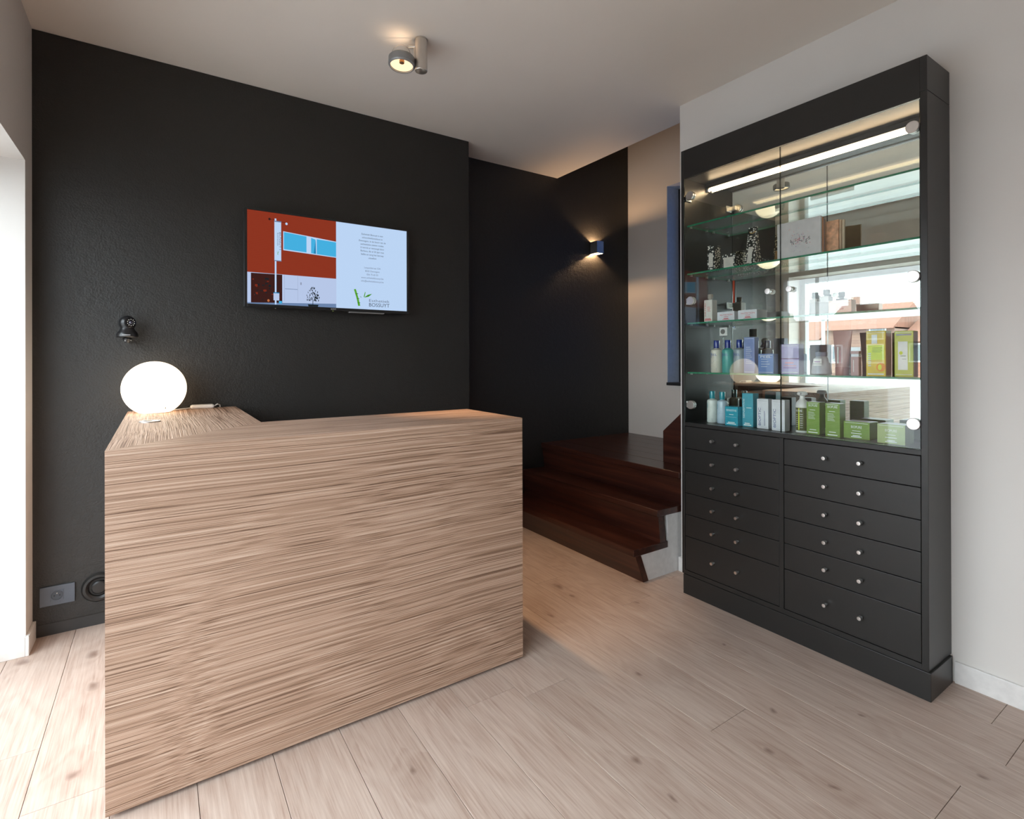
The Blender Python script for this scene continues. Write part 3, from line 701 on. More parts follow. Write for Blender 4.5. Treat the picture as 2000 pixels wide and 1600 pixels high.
# ================================================================== GOODS ON THE SHELVES
B0, S4, S3, S2 = .909, 1.174, 1.436, 1.698
INK = {k: mat('ink_'+k, c_, .5) for k, c_ in dict(white=(.85, .88, .86), navy=(.02, .05, .25), red=(.65, .06, .07), grey=(.35, .36, .38), teal=(.02, .28, .33), black=(.015, .015, .015), purple=(.30, .10, .34), lime=(.70, .80, .06), pink=(.80, .35, .38), green=(.12, .25, .05)).items()}
NY, ZU = (0, -1, 0), (0, 0, 1)


def rule(q, x, ya, yb, z, h, m): q.poly([(x, ya, z), (x, yb, z), (x, yb, z+h), (x, ya, z+h)], m)


def carton(name, label, cat, X, ya, yb, zb_, h, dep, m, prints, group, edge=None, back=None):
    """folding carton; ya > yb are its left and right edges, X its front"""
    t_ = thing(name, (X+dep/2, (ya+yb)/2, zb_), label, cat, group)
    MB().box(X, X+dep, yb, ya, zb_, zb_+h, m, .0012).build('carton', t_)
    q = MB(); q.box(X+.004, X+dep-.004, yb+.004, ya-.004, zb_+h, zb_+h+.0006, edge or m); q.build('lid_flap', t_)
    q = MB(); prints(q, X-.0005, ya, yb, zb_, h)
    if q.f: q.build('lettering', t_, smooth=0)
    return t_


def bottle(name, label, cat, X, y, zb_, r, hb, capr, hcap, mb, mc, prints, group, neck=.012, sq=1.):
    t_ = thing(name, (X, y, zb_), label, cat, group)
    MB().lathe([(0, 0), (r*.93, 0), (r, .004), (r, hb-.012), (r*.93, hb-.003), (r*.62, hb+.002), (r*.40, hb+.004), (r*.40, hb+.008)], (X, y, zb_), mb, 32, sq=sq).build('bottle_body', t_)
    MB().lathe([(capr*.98, hb+.006), (capr, hb+.008), (capr, hb+hcap-.002), (capr*.95, hb+hcap), (0, hb+hcap)], (X, y, zb_), mc, 28).build('cap', t_)
    q = MB(); prints(q, X-r*1.0-.0006, y, r, zb_, hb)
    if q.f: q.build('lettering', t_, smooth=0)
    return t_


def wrap(q, pts_from, Xc, y, r):
    """bend the flat print added since index pts_from round the bottle (axis at Xc, y)"""
    for i in range(pts_from, len(q.v)):
        x, yy, z = q.v[i]; a = (yy-y)/r; q.v[i] = (Xc-(r+.0006)*math.cos(a), y+(r+.0006)*math.sin(a), z)


g = 'care products on the bottom display'
tealcap = mat('teal_cap', (.015, .26, .33), .18, coat=.4); teal1 = mat('teal_card', (.02, .33, .45), .35); teal2 = mat('soft_teal_card', (.07, .37, .47), .35)
milk = mat('milky_plastic', (.72, .76, .72), .25); bluish = mat('pale_blue_plastic', (.50, .62, .72), .15); wcard = mat('white_card', (.76, .77, .82), .4)


def pb(ink, word=None):
    def f(q, x, y, r, z, h):
        X = x+r+.0006; n0 = len(q.v)
        if word: q.text(word, (x, y, z+h*.72), .011, INK[ink], NY, ZU, width=r*1.25)
        rule(q, x, y+r*.6, y-r*.35, z+h*.52, .002, INK[ink]); rule(q, x, y+r*.6, y-r*.1, z+h*.46, .002, INK[ink]); rule(q, x, y+r*.6, y+r*.45, z+h*.62, .028, INK[ink])
        if word: rule(q, x, y+r*.6, y+r*.1, z+h*.40, .002, INK[ink])
        rule(q, x, y+r*.55, y-r*.55, z+.016, .004, INK[ink]); rule(q, x, y+r*.6, y-r*.6, z+.010, .003, INK[ink])
        wrap(q, n0, X, y, r)
    return f


bottle('lotion_bottle', 'white lotion bottle with teal cap, nearest the side panel on the bottom display', 'bottle', 2.437, 1.728, B0, .0265, .119, .014, .045, milk, tealcap, pb('teal'), g)
bottle('tonic_bottle', 'pale blue tonic bottle with teal cap next to the white lotion bottle', 'bottle', 2.437, 1.668, B0, .0265, .118, .014, .045, bluish, tealcap, pb('teal'), g)


def p_small(q, x, ya, yb, z, h):
    ym = (ya+yb)/2; q.text('SENSITIVE', (x, ym, z+h*.76), .010, INK['white'], NY, ZU, width=(ya-yb)*.8)
    rule(q, x, ym+.012, ym-.012, z+h*.58, .003, INK['white']); rule(q, x, ya-.006, yb+.006, z+h*.46, .0008, INK['white']); rule(q, x, ym+.018, ym-.018, z+h*.16, .004, INK['white']); rule(q, x, ym+.026, ym-.026, z+h*.09, .004, INK['white'])


def p_tall(q, x, ya, yb, z, h):
    q.text('SENSITIVE', (x, ya-.014, z+h*.25), .009, INK['white'], ZU, (0, 1, 0), align='LEFT', width=h*.58)
    rule(q, x, (ya+yb)/2+.006, yb+.008, z+h*.56, .003, INK['white']); ym = (ya+yb)/2; rule(q, x, ym+.015, ym-.012, z+.014, .005, INK['white']); rule(q, x, ym+.02, ym-.02, z+.006, .005, INK['white'])


def p_bio(q, x, ya, yb, z, h):
    q.text('BIOPTIC', (x, ya-.020, z+.012), .0125, INK['navy'], ZU, (0, 1, 0), align='LEFT', width=h*.60)
    rule(q, x, yb+.020, yb+.018, z+.014, h*.5, INK['navy']); rule(q, x, yb+.0155, yb+.0145, z+.014, h*.42, INK['grey'])
    rule(q, x, ya-.005, yb+.005, z+h-.009, .0012, INK['grey']); rule(q, x, ya-.005, yb+.005, z+.006, .0012, INK['grey'])


def p_pure(q, x, ya, yb, z, h):
    ym = (ya+yb)/2; k = min(1, h/.14); W = min(ya-yb, .06)
    q.text('BIOPURE', (x, ym, z+h*(.86 if h > .1 else .62)), .0105, INK['white'], NY, ZU, width=W*.68)
    if h > .1:
        rule(q, x, ym+.014, ym-.010, z+h*.75, .0018, INK['white'])
        for i in range(6): rule(q, x, ym+.020, ym-.004-.003*(i % 3), z+h*(.68-.04*i), .0012, INK['white'])
    else:
        rule(q, x, ym+.016, ym-.016, z+h*.45, .002, INK['white']); rule(q, x, ym+.02, ym-.02, z+h*.30, .003, INK['white'])
    rule(q, x, ya-.006, yb+.006, z+h-.006, .0016, INK['white']); rule(q, x, ym+.014, ym-.014, z+h*.13 if h > .1 else z+.012, .003, INK['white']); rule(q, x, ym+.02, ym-.02, z+.006, .004, INK['white'])


carton('cream_box', 'small square teal cream box beside the pale blue tonic bottle', 'box', 2.376, 1.611, 1.541, B0, .095, .050, teal1, p_small, g)
carton('serum_box', 'tall soft teal box with vertical white lettering on the bottom display', 'box', 2.410, 1.539, 1.481, B0, .164, .048, teal2, p_tall, g)
carton('serum_box', 'white box with vertical navy lettering next to the tall teal box', 'box', 2.410, 1.461, 1.404, B0, .141, .042, wcard, p_bio, g)
carton('serum_box', 'white box with vertical navy lettering next to the foam pump bottle', 'box', 2.393, 1.377, 1.315, B0, .143, .045, wcard, p_bio, g)
greenc = mat('green_card', (.17, .31, .035), .35); greend = mat('green_card_side', (.05, .075, .02), .4)
pt = thing('foam_pump', (2.445, 1.262, B0), 'white foam pump bottle with an olive label among the bottom boxes', 'bottle', g)
C_ = (2.445, 1.262, B0); olive = mat('olive_label', (.085, .10, .025), .35)
q = MB(); q.lathe([(0, 0), (.026, 0), (.027, .003), (.027, .114)], C_, olive, 32); q.build('bottle_body', pt); MB().lathe([(0, -.0001), (.0274, .0), (.0274, .008), (.027, .0085)], C_, milk, 32).build('bottle_foot', pt)
MB().lathe([(.027, .112), (.0275, .114), (.0275, .122), (.025, .134), (.018, .144), (.012, .150), (.0105, .156), (.0105, .168)], C_, wplast, 32).build('collar', pt)
MB().lathe([(.0105, .166), (.021, .170), (.022, .176), (.018, .183), (.009, .186), (0, .186)], C_, wplast, 28).build('pump_head', pt)
MB().box(2.412, 2.445, 1.255, 1.269, B0+.172, B0+.182, wplast, .003).build('pump_spout', pt)
q = MB(); n0 = len(q.v); x = 2.445-.0278
q.poly([(x, 1.262+.004, B0+.012), (x, 1.262-.001, B0+.012), (x, 1.262-.001, B0+.11), (x, 1.262+.004, B0+.11)], INK['lime']); q.text('BIOPURE', (x, 1.262+.003, B0+.094), .009, INK['white'], NY, ZU, width=.03)
for i in range(7): rule(q, x, 1.279, 1.268, B0+.025+i*.009, .0014, INK['white'])
for i in range(7): rule(q, x, 1.259, 1.247, B0+.022+i*.010, .0014, INK['white'])
wrap(q, n0, 2.445, 1.262, .0272); q.build('lettering', pt, smooth=0)
carton('mask_box', 'tall green box standing beside the foam pump bottle', 'box', 2.415, 1.228, 1.172, B0, .142, .050, greenc, p_pure, g, wcard)
carton('mask_box', 'tall green box next to the wide green box', 'box', 2.398, 1.140, 1.081, B0, .143, .050, greenc, p_pure, g, wcard)
carton('jar_box', 'wide low green box between the tall green box and the hazed one', 'box', 2.419, 1.076, .977, B0, .071, .080, greenc, p_pure, g, wcard)
carton('jar_box', 'wide low green box with painted glass haze under the lowest door hinge of the bottom display', 'box', 2.387, .937, .842, B0, .076, .085, mat('glass_veiled_green_card', (.40, .50, .22), .35), p_pure, g, wcard)  # reflection veil of the door glass mixed into the card colour

g = 'products on the lowest glass shelf'
navyc = mat('navy_cap', (.008, .03, .24), .2, coat=.5)
for y, m, lab in ((1.682, mat('cream_plastic', (.66, .63, .54), .25), 'cream bottle with navy cap beside the teal green one'), (1.617, mat('teal_lotion', (.07, .36, .33), .2), 'teal green bottle with navy cap on the lowest glass shelf'), (1.552, mat('grey_lotion', (.30, .36, .40), .2), 'grey bottle with navy cap beside the teal green bottle')):
    bottle('lotion_bottle', lab, 'bottle', 2.410, y, S4, .0285, .119, .0145, .046, m, navyc, pb('navy', 'PEEL'), g)


def p_lines(ink, n=5, word=None):
    def f(q, x, ya, yb, z, h):
        ym = (ya+yb)/2; W = ya-yb
        rule(q, x, ya-.004, yb+.004, z+h-.007, .0014, INK[ink]); rule(q, x, ya-.004, yb+.004, z+.005, .0016, INK[ink])
        for i in range(n): rule(q, x, ym+W*.30, ym-W*(.10+.08*(i % 3)), z+h*(.72-.5*i/n), .0016, INK[ink])
        if word: q.text(word, (x, ym, z+h*.80), min(.010, h*.12), INK[ink], NY, ZU, width=W*.7)
    return f


carton('gel_box', 'tall periwinkle blue box beside the grey navy capped bottle', 'box', 2.385, 1.513, 1.457, S4, .174, .036, mat('periwinkle_card', (.22, .29, .56), .3), p_lines('white', 9), g)
carton('gel_box', 'small blue box next to the tall periwinkle box', 'box', 2.385, 1.439, 1.363, S4, .093, .040, mat('blue_card', (.10, .22, .52), .3), p_lines('white', 4, 'PEEL'), g)
lav = mat('lavender_card', (.46, .42, .68), .3)


def p_lav(q, x, ya, yb, z, h):
    ym = (ya+yb)/2; rule(q, x, ya, yb, z+h*.50, .004, INK['purple']); rule(q, x, ym+.022, ym-.016, z+h*.36, .005, INK['pink']); rule(q, x, ym+.03, ym-.03, z+h*.2, .003, INK['purple']); rule(q, x, ym+.028, ym-.028, z+h*.27, .003, INK['pink']); rule(q, x, ya-.005, yb+.005, z+h-.008, .0016, INK['white']); rule(q, x, ya-.004, yb+.004, z+.006, .003, INK['white']); rule(q, x, ya-.003, yb+.003, z+h*.52, .002, INK['white'])


carton('gel_box', 'lavender and pink box in the middle of the lowest glass shelf', 'box', 2.385, 1.326, 1.246, S4, .136, .045, lav, p_lav, g)
jt = thing('perfume_jar', (2.42, 1.166, S4), 'clear flared jar with a violet label near the shelf middle', 'jar', g)
jg = thin_glass('clear_plastic', (.80, .83, .86), 1.45)
t = jg.node_tree; mo = [n for n in t.nodes if n.type == 'OUTPUT_MATERIAL'][0]; mx0 = [n for n in t.nodes if n.type == 'MIX_SHADER'][0]
df = N(t, 'BsdfDiffuse', Color=(.74, .76, .80, 1)); m2 = N(t, 'MixShader'); m2.inputs[0].default_value = .62
L(t, mx0.outputs[0], m2.inputs[1]); L(t, df.outputs[0], m2.inputs[2]); L(t, m2.outputs[0], mo.inputs[0])
MB().lathe([(0, .002), (.038, .002), (.0405, .006), (.036, .045), (.027, .072), (.0215, .078), (.0215, .086)], (2.42, 1.166, S4), jg, 32).build('jar_body', jt)
MB().lathe([(0, .006), (.036, .006), (.034, .026), (0, .026)], (2.42, 1.166, S4), mat('violet_liquid', (.22, .19, .52), .15), 28).build('liquid', jt)
MB().lathe([(.023, .080), (.0235, .082), (.0235, .098), (.021, .100), (0, .100)], (2.42, 1.166, S4), mat('slate_cap', (.20, .22, .30), .25), 28).build('cap', jt)
q = MB(); n0 = 0; x = 2.382
for ya, yb, z, h, m in ((1.181, 1.146, .040, .030, wplast), (1.181, 1.146, .046, .003, INK['grey']), (1.176, 1.152, .055, .003, INK['purple'])): q.poly([(2.42-.0385+(.0 if m is wplast else -.0006), ya, S4+z), (2.42-.0385+(0 if m is wplast else -.0006), yb, S4+z), (2.42-.0385+(0 if m is wplast else -.0006), yb, S4+z+h), (2.42-.0385+(0 if m is wplast else -.0006), ya, S4+z+h)], m)
q.build('label', jt, smooth=0)
tt = thing('cream_tube', (2.41, 1.075, S4), 'tall dusty pink flared tube standing on its cap', 'tube', g)
mauve = mat('dusty_pink_plastic', (.48, .28, .26), .3)
n = 24; vs = []; fs = []
for i in range(9):                                        # round at the foot, flattened at the crimped top
    k = i/8; ry = .026+(.0385-.026)*k; rx = .026*(1-k)+.0022*k
    for j in range(n): a = 2*PI*j/n; vs.append((2.41+rx*math.cos(a), 1.075+ry*math.sin(a), S4+.034+.154*k))
for i in range(8):
    for j in range(n): fs.append((i*n+j, i*n+(j+1) % n, (i+1)*n+(j+1) % n, (i+1)*n+j))
fs.append(tuple(range(8*n, 9*n)))
MB().add(vs, fs, mauve).build('tube_body', tt, smooth=60)
MB().lathe([(0, 0), (.0255, 0), (.0265, .002), (.0265, .033), (.024, .0355), (0, .0355)], (2.41, 1.075, S4), mat('rose_cap', (.42, .22, .21), .25), 28).build('cap', tt)
q = MB(); rule(q, 2.3825, 1.083, 1.079, S4+.05, .07, INK['white']); rule(q, 2.3835, 1.075, 1.072, S4+.05, .055, INK['pink']); q.build('lettering', tt, smooth=0)
bt = thing('essence_box', (2.40, 1.018, S4), 'narrow dusty pink box between the tube and the yellow box', 'box', g)
MB().box(2.388, 2.412, 1.003, 1.034, S4, S4+.078, mauve, .001).build('carton', bt); MB().box(2.388, 2.412, 1.003, 1.034, S4+.090, S4+.102, mauve, .001).build('lid', bt); MB().box(2.389, 2.411, 1.004, 1.033, S4+.0785, S4+.0895, wcard).build('band', bt)
q = MB(); rule(q, 2.3874, 1.024, 1.022, S4+.015, .05, INK['white']); q.build('lettering', bt, smooth=0)
yel = mat('yellow_card', (.72, .53, .03), .3); limec = mat('lime_card', (.50, .56, .07), .3)


def p_yel(q, x, ya, yb, z, h):
    rule(q, x, ya-.004, yb+.004, z+h*.36, h*.33, INK['lime'])
    for i in range(4): rule(q, x-.0003, ya-.022, yb+.012+.004*(i % 2), z+h*(.62-.03*i), .0014, INK['green'])
    q.poly([(x-.0003, yb+.016+.017*math.cos(a*PI/8), z+.036+.017*math.sin(a*PI/8)) for a in range(16)], mat('orange_print', (.80, .28, .02), .4))
    q.poly([(x-.0006, yb+.020+.007*math.cos(a*PI/6), z+.036+.012*math.sin(a*PI/6)) for a in range(12)], INK['lime'])
    rule(q, x-.0003, ya-.020, ya-.040, z+h*.72, h*.2, INK['white']); rule(q, x, ya-.006, yb+.006, z+.006, .005, INK['white']); rule(q, x, ya-.004, yb+.004, z+h-.008, .0016, INK['white'])
    for i in range(7): rule(q, x-.0006, ya-.008, ya-.018, z+h*(.22+.045*i), .004, INK['white'])


def p_lime(q, x, ya, yb, z, h):
    rule(q, x, ya-.012, yb+.018, z+h*.15, h*.62, INK['white']); rule(q, x-.0003, ya-.02, yb+.024, z+h*.45, .002, INK['green']); q.poly([(x-.0003, ya-.022+.006*math.cos(a*PI/6), z+h*.52+.007*math.sin(a*PI/6)) for a in range(12)], INK['lime'])
    rule(q, x-.0003, ya-.026, yb+.022, z+h*.38, .002, INK['grey']); rule(q, x, ya-.006, yb+.006, z+h*.9, .007, INK['grey']); rule(q, x, ya-.004, yb+.004, z+h-.006, .0016, INK['white']); rule(q, x, ya-.004, yb+.004, z+.008, .0016, INK['white'])


yb_ = carton('gift_box', 'tall yellow and green printed box with an orange side', 'box', 2.385, .975, .906, S4, .181, .055, yel, p_yel, g)
q = MB(); q.box(2.389, 2.437, .9052, .9062, S4+.004, S4+.172, mat('orange_card', (.50, .17, .012), .35)); q.build('side_print', yb_)
lb = carton('gift_box', 'tall lime green box with a silver side next to the yellow one', 'box', 2.385, .876, .814, S4, .177, .045, limec, p_lime, g)
q = MB(); q.box(2.390, 2.427, .8132, .8142, S4+.002, S4+.174, mat('silver_card', (.45, .46, .49), .35)); q.build('side_print', lb)

g = 'products on the third glass shelf'
crm = mat('ivory_plastic', (.66, .56, .43), .3); crmw = mat('ivory_white', (.74, .71, .66), .3); ccap = mat('taupe_cap', (.42, .37, .31), .3)


def sqbottle(label, X, ya, yb, z, h, dep, cap, prt=True):
    t_ = thing('milk_bottle', (X+dep/2, (ya+yb)/2, z), label, 'bottle', g)
    hb = h-.030
    MB().box(X, X+dep, yb, ya, z, z+hb, crmw, .003).build('bottle_body', t_)
    MB().lathe([(.010, hb-.001), (.010, hb+.007), (.0135, hb+.008), (.0135, hb+.028), (.0125, hb+.030), (0, hb+.030)], (X+dep/2, (ya+yb)/2, z), cap, 26).build('cap', t_)
    if prt:
        q = MB(); x = X-.0006
        q.text('NUTRI', (x, ya-.012, z+.03), .007, INK['red'], ZU, (0, 1, 0), align='LEFT', width=h*.45)
        for i in range(4): rule(q, x, ya-.02, yb+.012-.003*(i % 2), z+hb*(.66-.06*i), .002, INK['red'])
        rule(q, x, ya-.008, yb+.008, z+.014, .004, INK['red']); rule(q, x, ya-.005, yb+.004, z+.008, .004, INK['red']); q.build('lettering', t_, smooth=0)
    return t_


sqbottle('tall square ivory bottle with red lettering and taupe cap', 2.385, 1.740, 1.691, S3, .146, .044, ccap)


def p_red(q, x, ya, yb, z, h):
    ym = (ya+yb)/2; W = ya-yb
    q.text('NUTRITION', (x, ym-W*.03, z+h*.58), .0075, INK['red'], NY, ZU, width=W*.72); rule(q, x, ym+W*.1, ym-W*.16, z+h*.44, .002, INK['red']); rule(q, x, ym+W*.12, ym-W*.16, z+h*.22, .004, INK['red']); rule(q, x, ym+W*.2, ym-W*.22, z+h*.13, .002, INK['red'])


carton('cream_box', 'low white box with red lettering beside the square ivory bottle', 'box', 2.390, 1.664, 1.567, S3, .047, .075, wcard, p_red, g)
carton('cream_box', 'low white box with red lettering next to the centre door gap', 'box', 2.387, 1.545, 1.446, S3, .047, .088, wcard, p_red, g)
gcap = mat('grey_cap', (.20, .22, .21), .35)
sqbottle('shorter square cream bottle with grey cap behind the white pouch', 2.455, 1.236, 1.200, S3, .108, .040, gcap, False)
sqbottle('taller square cream bottle with grey cap behind the white pouch', 2.445, 1.182, 1.146, S3, .114, .040, gcap, False)
po = thing('sachet_pouch', (2.41, 1.17, S3), 'white padded pouch standing in front of two square cream bottles', 'pouch', g)
vs, fs = [], []; n = 24
for i in range(7):
    k = i/6
    for j in range(n):
        a = 2*PI*j/n; ex = .020*(1-k)**.6+.0015; vs.append((2.41+ex*math.cos(a)+.006*k, 1.169+(.045-.004*math.sin(PI*k))*math.copysign(abs(math.sin(a))**.6, math.sin(a)), S3+.056*k+(.004*k*math.sin(a))))
for i in range(6):
    for j in range(n): fs.append((i*n+j, i*n+(j+1) % n, (i+1)*n+(j+1) % n, (i+1)*n+j))
fs += [tuple(range(n))[::-1], tuple(range(6*n, 7*n))]
MB().add(vs, fs, mat('white_film', (.70, .70, .69), .2)).build('pouch_body', po, smooth=60)
MB().box(2.4155, 2.4175, 1.126, 1.212, S3+.0545, S3+.060, wplast).build('seal', po)
kt = carton('soap_box', 'low pinkish metallic box standing beside the white pouch', 'box', 2.387, 1.120, 1.030, S3, .055, .040, mat('rose_metal_card', (.52, .36, .30), .22, .4), lambda q, x, ya, yb, z, h: (rule(q, x, ya-.008, yb+.006, z+h-.010, .002, INK['white']), rule(q, x, ya-.03, yb+.03, z+h*.3, .003, INK['pink']), rule(q, x, ya-.03, yb+.02, z+h*.45, .002, INK['pink'])), g)

dt = thing('display_tag', (2.405, 1.637, S4), 'small white square plate with grey disc on a clear stem', 'sign')
MB().box(2.400, 2.404, 1.616, 1.658, 1.362, 1.404, wplast, .001).build('plate', dt); MB().cyl((2.4, 1.637, 1.383), .0125, .006, mat('grey_disc', (.16, .15, .14), .4), (-1, 0, 0), 24, .002).build('disc', dt)
MB().cyl((2.405, 1.640, S4+.003), .0022, .19, thin_glass('acrylic', (.93, .95, .94)), seg=10).build('stem', dt)
MB().cyl((2.405, 1.640, S4), .010, .003, MATS['acrylic'], seg=16).build('foot', dt)

g = 'gifts on the second glass shelf'
paper = mat('cream_label', (.66, .62, .56), .5)


def p_lab(w0, w1, h0, h1):
    def f(q, x, ya, yb, z, h):
        W = ya-yb; a, b = ya-W*w0, ya-W*w1
        rule(q, x, a, b, z+h*h0, h*(h1-h0), paper)
        for i in range(5): rule(q, x-.0003, a-(a-b)*.22, b+(a-b)*(.22+.08*(i % 2)), z+h*(h0+(h1-h0)*(.80-.14*i)), .0012, INK['grey'])
    return f


carton('gift_box', 'small upright daisy patterned box with a narrow cream label', 'box', 2.385, 1.718, 1.675, S2, .134, .050, daisy, p_lab(.2, .78, .17, .70), g)
carton('gift_box', 'low daisy patterned box between the small box and the bag', 'box', 2.385, 1.630, 1.558, S2, .074, .066, daisy, p_lab(.1, .85, .08, .78), g)
gb = thing('gift_bag', (2.415, 1.481, S2), 'tall tapered daisy patterned gift bag with a cream label', 'bag', g)
vs = [(2.385, 1.509, S2), (2.385, 1.453, S2), (2.445, 1.453, S2), (2.445, 1.509, S2), (2.412, 1.506, S2+.150), (2.412, 1.456, S2+.150), (2.418, 1.456, S2+.150), (2.418, 1.506, S2+.150), (2.414, 1.504, S2+.190), (2.414, 1.458, S2+.190), (2.417, 1.458, S2+.190), (2.417, 1.504, S2+.190)]
MB().add(vs, [(3, 2, 1, 0), (0, 1, 5, 4), (1, 2, 6, 5), (2, 3, 7, 6), (3, 0, 4, 7), (4, 5, 9, 8), (5, 6, 10, 9), (6, 7, 11, 10), (7, 4, 8, 11), (8, 9, 10, 11)], daisy).build('bag_body', gb, smooth=0)


def slope(y, z): k = (z-S2)/.150; return (2.385+.027*k-.0008, y, z)


q = MB(); q.poly([slope(1.498, S2+.012), slope(1.474, S2+.012), slope(1.473, S2+.092), slope(1.496, S2+.092)], paper); q.build('front_label', gb, smooth=0)
q = MB(); q.poly([(2.446-.027*z/.150+.001, y, S2+z) for y, z in ((1.462, .012), (1.500, .012), (1.497, .10), (1.465, .10))], mat('kraft_label', (.62, .42, .24), .5)); q.poly([(2.4178, 1.481+.011*math.cos(a*PI/8), S2+.170+.011*math.sin(a*PI/8)) for a in range(16)], paper); q.build('back_label', gb, smooth=0)
MB().tube([(2.4125, 1.497, S2+.168), (2.408, 1.490, S2+.160), (2.407, 1.482, S2+.158), (2.408, 1.474, S2+.160), (2.4125, 1.466, S2+.168)], .0016, mat('gold_cord', (.70, .45, .16), .35, .5)).build('handle_cord', gb)

g = 'books stood one behind another on the second shelf'


def ucover(X, th, ya, yb, h, m, t_):
    e = .0012
    MB().prism([(X, yb), (X, ya), (X+th, ya), (X+th, yb), (X+th-e, yb), (X+th-e, ya+.0015), (X+e, ya+.0015), (X+e, yb)], 2, S2, S2+h, m).build('cover', t_)


bk = thing('book', (2.390, 1.243, S2), 'white picture book facing out with confetti on its cover', 'book', g)
coverm = mat('white_cover', (.66, .63, .64), .4)
MB().prism([(2.380, 1.146), (2.3822, 1.146), (2.3822, 1.3375), (2.389, 1.3375), (2.389, 1.146), (2.3912, 1.146), (2.3912, 1.340), (2.380, 1.340)], 2, S2, S2+.166, coverm).build('cover', bk)
MB().box(2.3822, 2.389, 1.148, 1.3375, S2+.003, S2+.163, mat('page_block', (.62, .56, .50), .7)).build('pages', bk)
q = MB(); x = 2.3794; rnd = random.Random(3)
y = 1.279
for ch, dz, hh, wd in (('I', .003, .014, .003), ('N', -.008, .019, .011), ('S', .006, .012, .008), ('O', .002, .013, .009), ('L', .004, .022, .008), ('I', -.001, .009, .003), ('T', .004, .017, .010), ('E', -.012, .021, .009), ('S', .004, .014, .009)):
    q.text(ch, (x, y-wd/2, S2+.068+dz), hh, INK['black'], NY, ZU, width=wd*.95); y -= wd+.0022
q.build('lettering', bk, smooth=0); q = MB()
cols = [INK[k] for k in ('pink', 'red', 'grey', 'pink', 'purple', 'grey')]+[mat('confetti_peach', (.75, .5, .38), .5)]
for i in range(120):
    a = rnd.uniform(0, 2*PI); r = abs(rnd.gauss(0, .5)); yy, zz = 1.242+.055*r*math.cos(a)*1.1, S2+.078+.055*r*math.sin(a)
    if not (1.15 < yy < 1.33 and S2+.008 < zz < S2+.156): continue
    k = rnd.uniform(.0009, .0024); b = rnd.uniform(0, 2*PI)
    q.poly([(x-.0001, yy+k*math.cos(b+j*2*PI/3), zz+k*1.3*math.sin(b+j*2*PI/3)) for j in range(3)], rnd.choice(cols))
q.build('confetti_print', bk, smooth=0)['kind'] = 'stuff'
books = [(2.393, .007, 1.146, 1.330, .162, (.70, .24, .05), 'orange picture book, first behind the white confetti book'), (2.4015, .005, 1.146, 1.325, .158, (.55, .50, .47), 'pale grey book second behind the white confetti book'), (2.408, .006, 1.147, 1.33, .156, (.16, .14, .22), 'dark violet book third behind the white confetti book'),
         (2.4155, .005, 1.148, 1.32, .154, (.52, .26, .13), 'rust brown book fourth behind the white confetti book'), (2.422, .008, 1.148, 1.32,   .153, (.40, .33, .26), 'taupe book in the middle of the row of books')]
for X, th, ya, yb2, h, col_, lab in books:
    t_ = thing('book', (X+th/2, (ya+yb2)/2, S2), lab, 'book', g); cm = mat('cover_%d' % int(X*1e4), col_, .4)
    ucover(X, th, ya, yb2, h, cm, t_)
    MB().box(X+.0012, X+th-.0012, ya+.0015, yb2-.002, S2+.002, S2+h-.002, MATS['page_block']).build('pages', t_)
flesh = mat('peach_print', (.74, .40, .24), .4, var=.35, scale=45.); flesh2 = mat('sand_print', (.72, .52, .36), .4, var=.15, scale=45.)
for X, th, ya, m, lab in ((2.4335, .006, 1.100, flesh, 'peach printed picture book standing behind the taupe book'), (2.443, .007, 1.094, flesh2, 'sand coloured picture book, last but one of the row'), (2.454, .009, 1.086, mat('cream_cover', (.74, .60, .44), .4), 'cream picture book at the back of the row of books')):
    t_ = thing('book', (X+th/2, ya+.09, S2), lab, 'book', g)
    ucover(X, th, ya, ya+.18, .147, m, t_)
    MB().box(X+.0012, X+th-.0012, ya+.0015, ya+.178, S2+.002, S2+.145, MATS['page_block']).build('pages', t_)

# ================================================================== STREET OUTSIDE (seen in the mirror)
struct(MB().box(-4.0, W1X-.05, -14, 40, -.25, -.12, mat('concrete_paving', (.42, .41, .40), .85)).build('pavement'))
struct(MB().box(-60, -4.0, -30, 80, -.30, -.22, mat('pale_asphalt', (.30, .30, .305), .9)).build('road'))
glassd = mat('dark_window_glass', (.05, .06, .075), .06, spec=1.)
frw = mat('white_window_frame', (.70, .69, .67), .5)


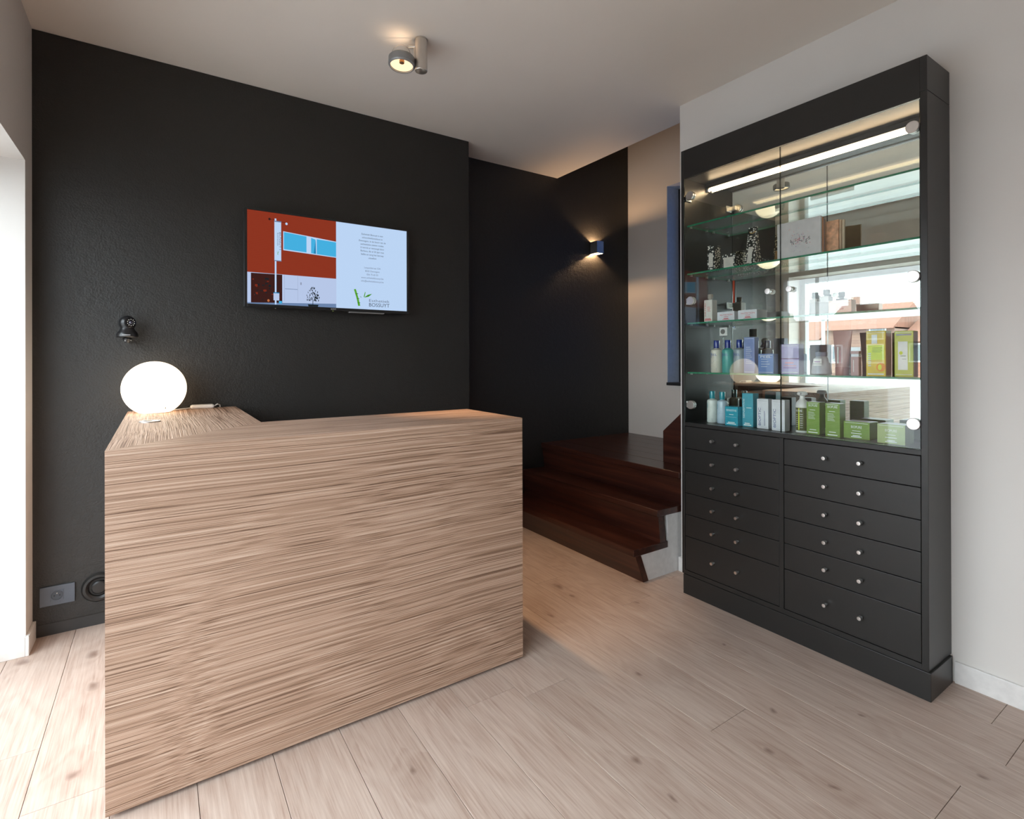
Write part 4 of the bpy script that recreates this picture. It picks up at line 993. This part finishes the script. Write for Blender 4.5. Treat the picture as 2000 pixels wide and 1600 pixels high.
def house(y0, wd, eave, ridge, m, label, win, x=-38., dp=7.):
    t_ = thing('house', (x-dp/2, y0+wd/2, -.22), label, 'house', 'houses across the street')
    MB().box(x-dp, x, y0, y0+wd, -.22, eave, m).build('wall', t_)
    MB().prism([(x+.35, eave-.12), (x+.35, eave+.06), (x-dp/2, ridge), (x-dp-.3, eave+.06), (x-dp-.3, eave-.12)][::-1], 1, y0-.02, y0+wd+.02, tiles).build('roof', t_) if False else MB().add(
        [(x+.35, y0, eave-.1), (x+.35, y0+wd, eave-.1), (x-dp/2, y0+wd, ridge), (x-dp/2, y0, ridge), (x-dp-.35, y0, eave-.1), (x-dp-.35, y0+wd, eave-.1)], [(0, 1, 2, 3), (3, 2, 5, 4), (0, 3, 4), (1, 5, 2), (0, 4, 5, 1)], tiles).build('roof', t_, smooth=0)
    MB().box(x-dp/2-.3, x-dp/2+.3, y0+wd*.75, y0+wd*.75+.6, ridge-.6, ridge+.7, brick_b).build('chimney', t_)
    for (a, b, z, h) in win:
        q = MB(); q.box(x-.02, x+.05, y0+a, y0+a+b, z, z+h, frw); f_ = q.build('window', t_)
        MB().box(x+.05, x+.06, y0+a+.1, y0+a+b-.1, z+.1, z+h-.1, glassd).build('pane', f_)
    MB().box(x-.02, x+.06, y0+wd*.45, y0+wd*.45+1., -.2, 2.0, mat('door_grey', (.2, .19, .2), .4)).build('door', t_)


house(4.0, 6.4, 2.6, 4.4, render_w, 'low white rendered house at the near end of the row', [(.6, 1.2, .9, 1.2), (3.8, 1.1, .9, 1.2)])
house(10.6, 5.0, 2.4, 4.0, brick_r, 'red brick house with a low tiled roof beside the white one', [(.5, 1.1, .9, 1.3), (3.2, 1., .9, 1.3)])
house(15.8, 4.8, 3.4, 5.4, brick_b, 'brown brick house with tall tiled roof in the middle of the row', [(.5, 1.1, .8, 1.4), (3.2, 1., .8, 1.4), (.5, 1.1, 2.5, .9)])
house(20.8, 5.2, 2.7, 4.4, render_w, 'white rendered house between the brown brick and the two storey house', [(.7, 1.3, .9, 1.2), (3.6, 1.1, .9, 1.2)])
house(26.2, 5.2, 4.6, 6.6, brick_r, 'two storey red brick house at the far end of the row', [(.7, 1.2, .8, 1.4), (3.6, 1.1, .8, 1.4), (.7, 1.2, 3.0, 1.2), (3.6, 1.1, 3.0, 1.2)])
sl2 = thing('street_lamp', (-15, 9.6, -.22), 'grey street lamp with a curved arm beside the road', 'lamp')
MB().tube([(-15, 9.6, -.22), (-15, 9.6, 4.2), (-15, 9.55, 4.8), (-15, 9.25, 5.1), (-15, 8.6, 5.2)], .06, mat('grey_pole', (.35, .36, .37), .5), 10).build('pole', sl2)
MB().box(-15.12, -14.88, 8.0, 8.65, 5.15, 5.27, mat('grey_pole', (.35, .36, .37), .5), .03).build('lamp_head', sl2)
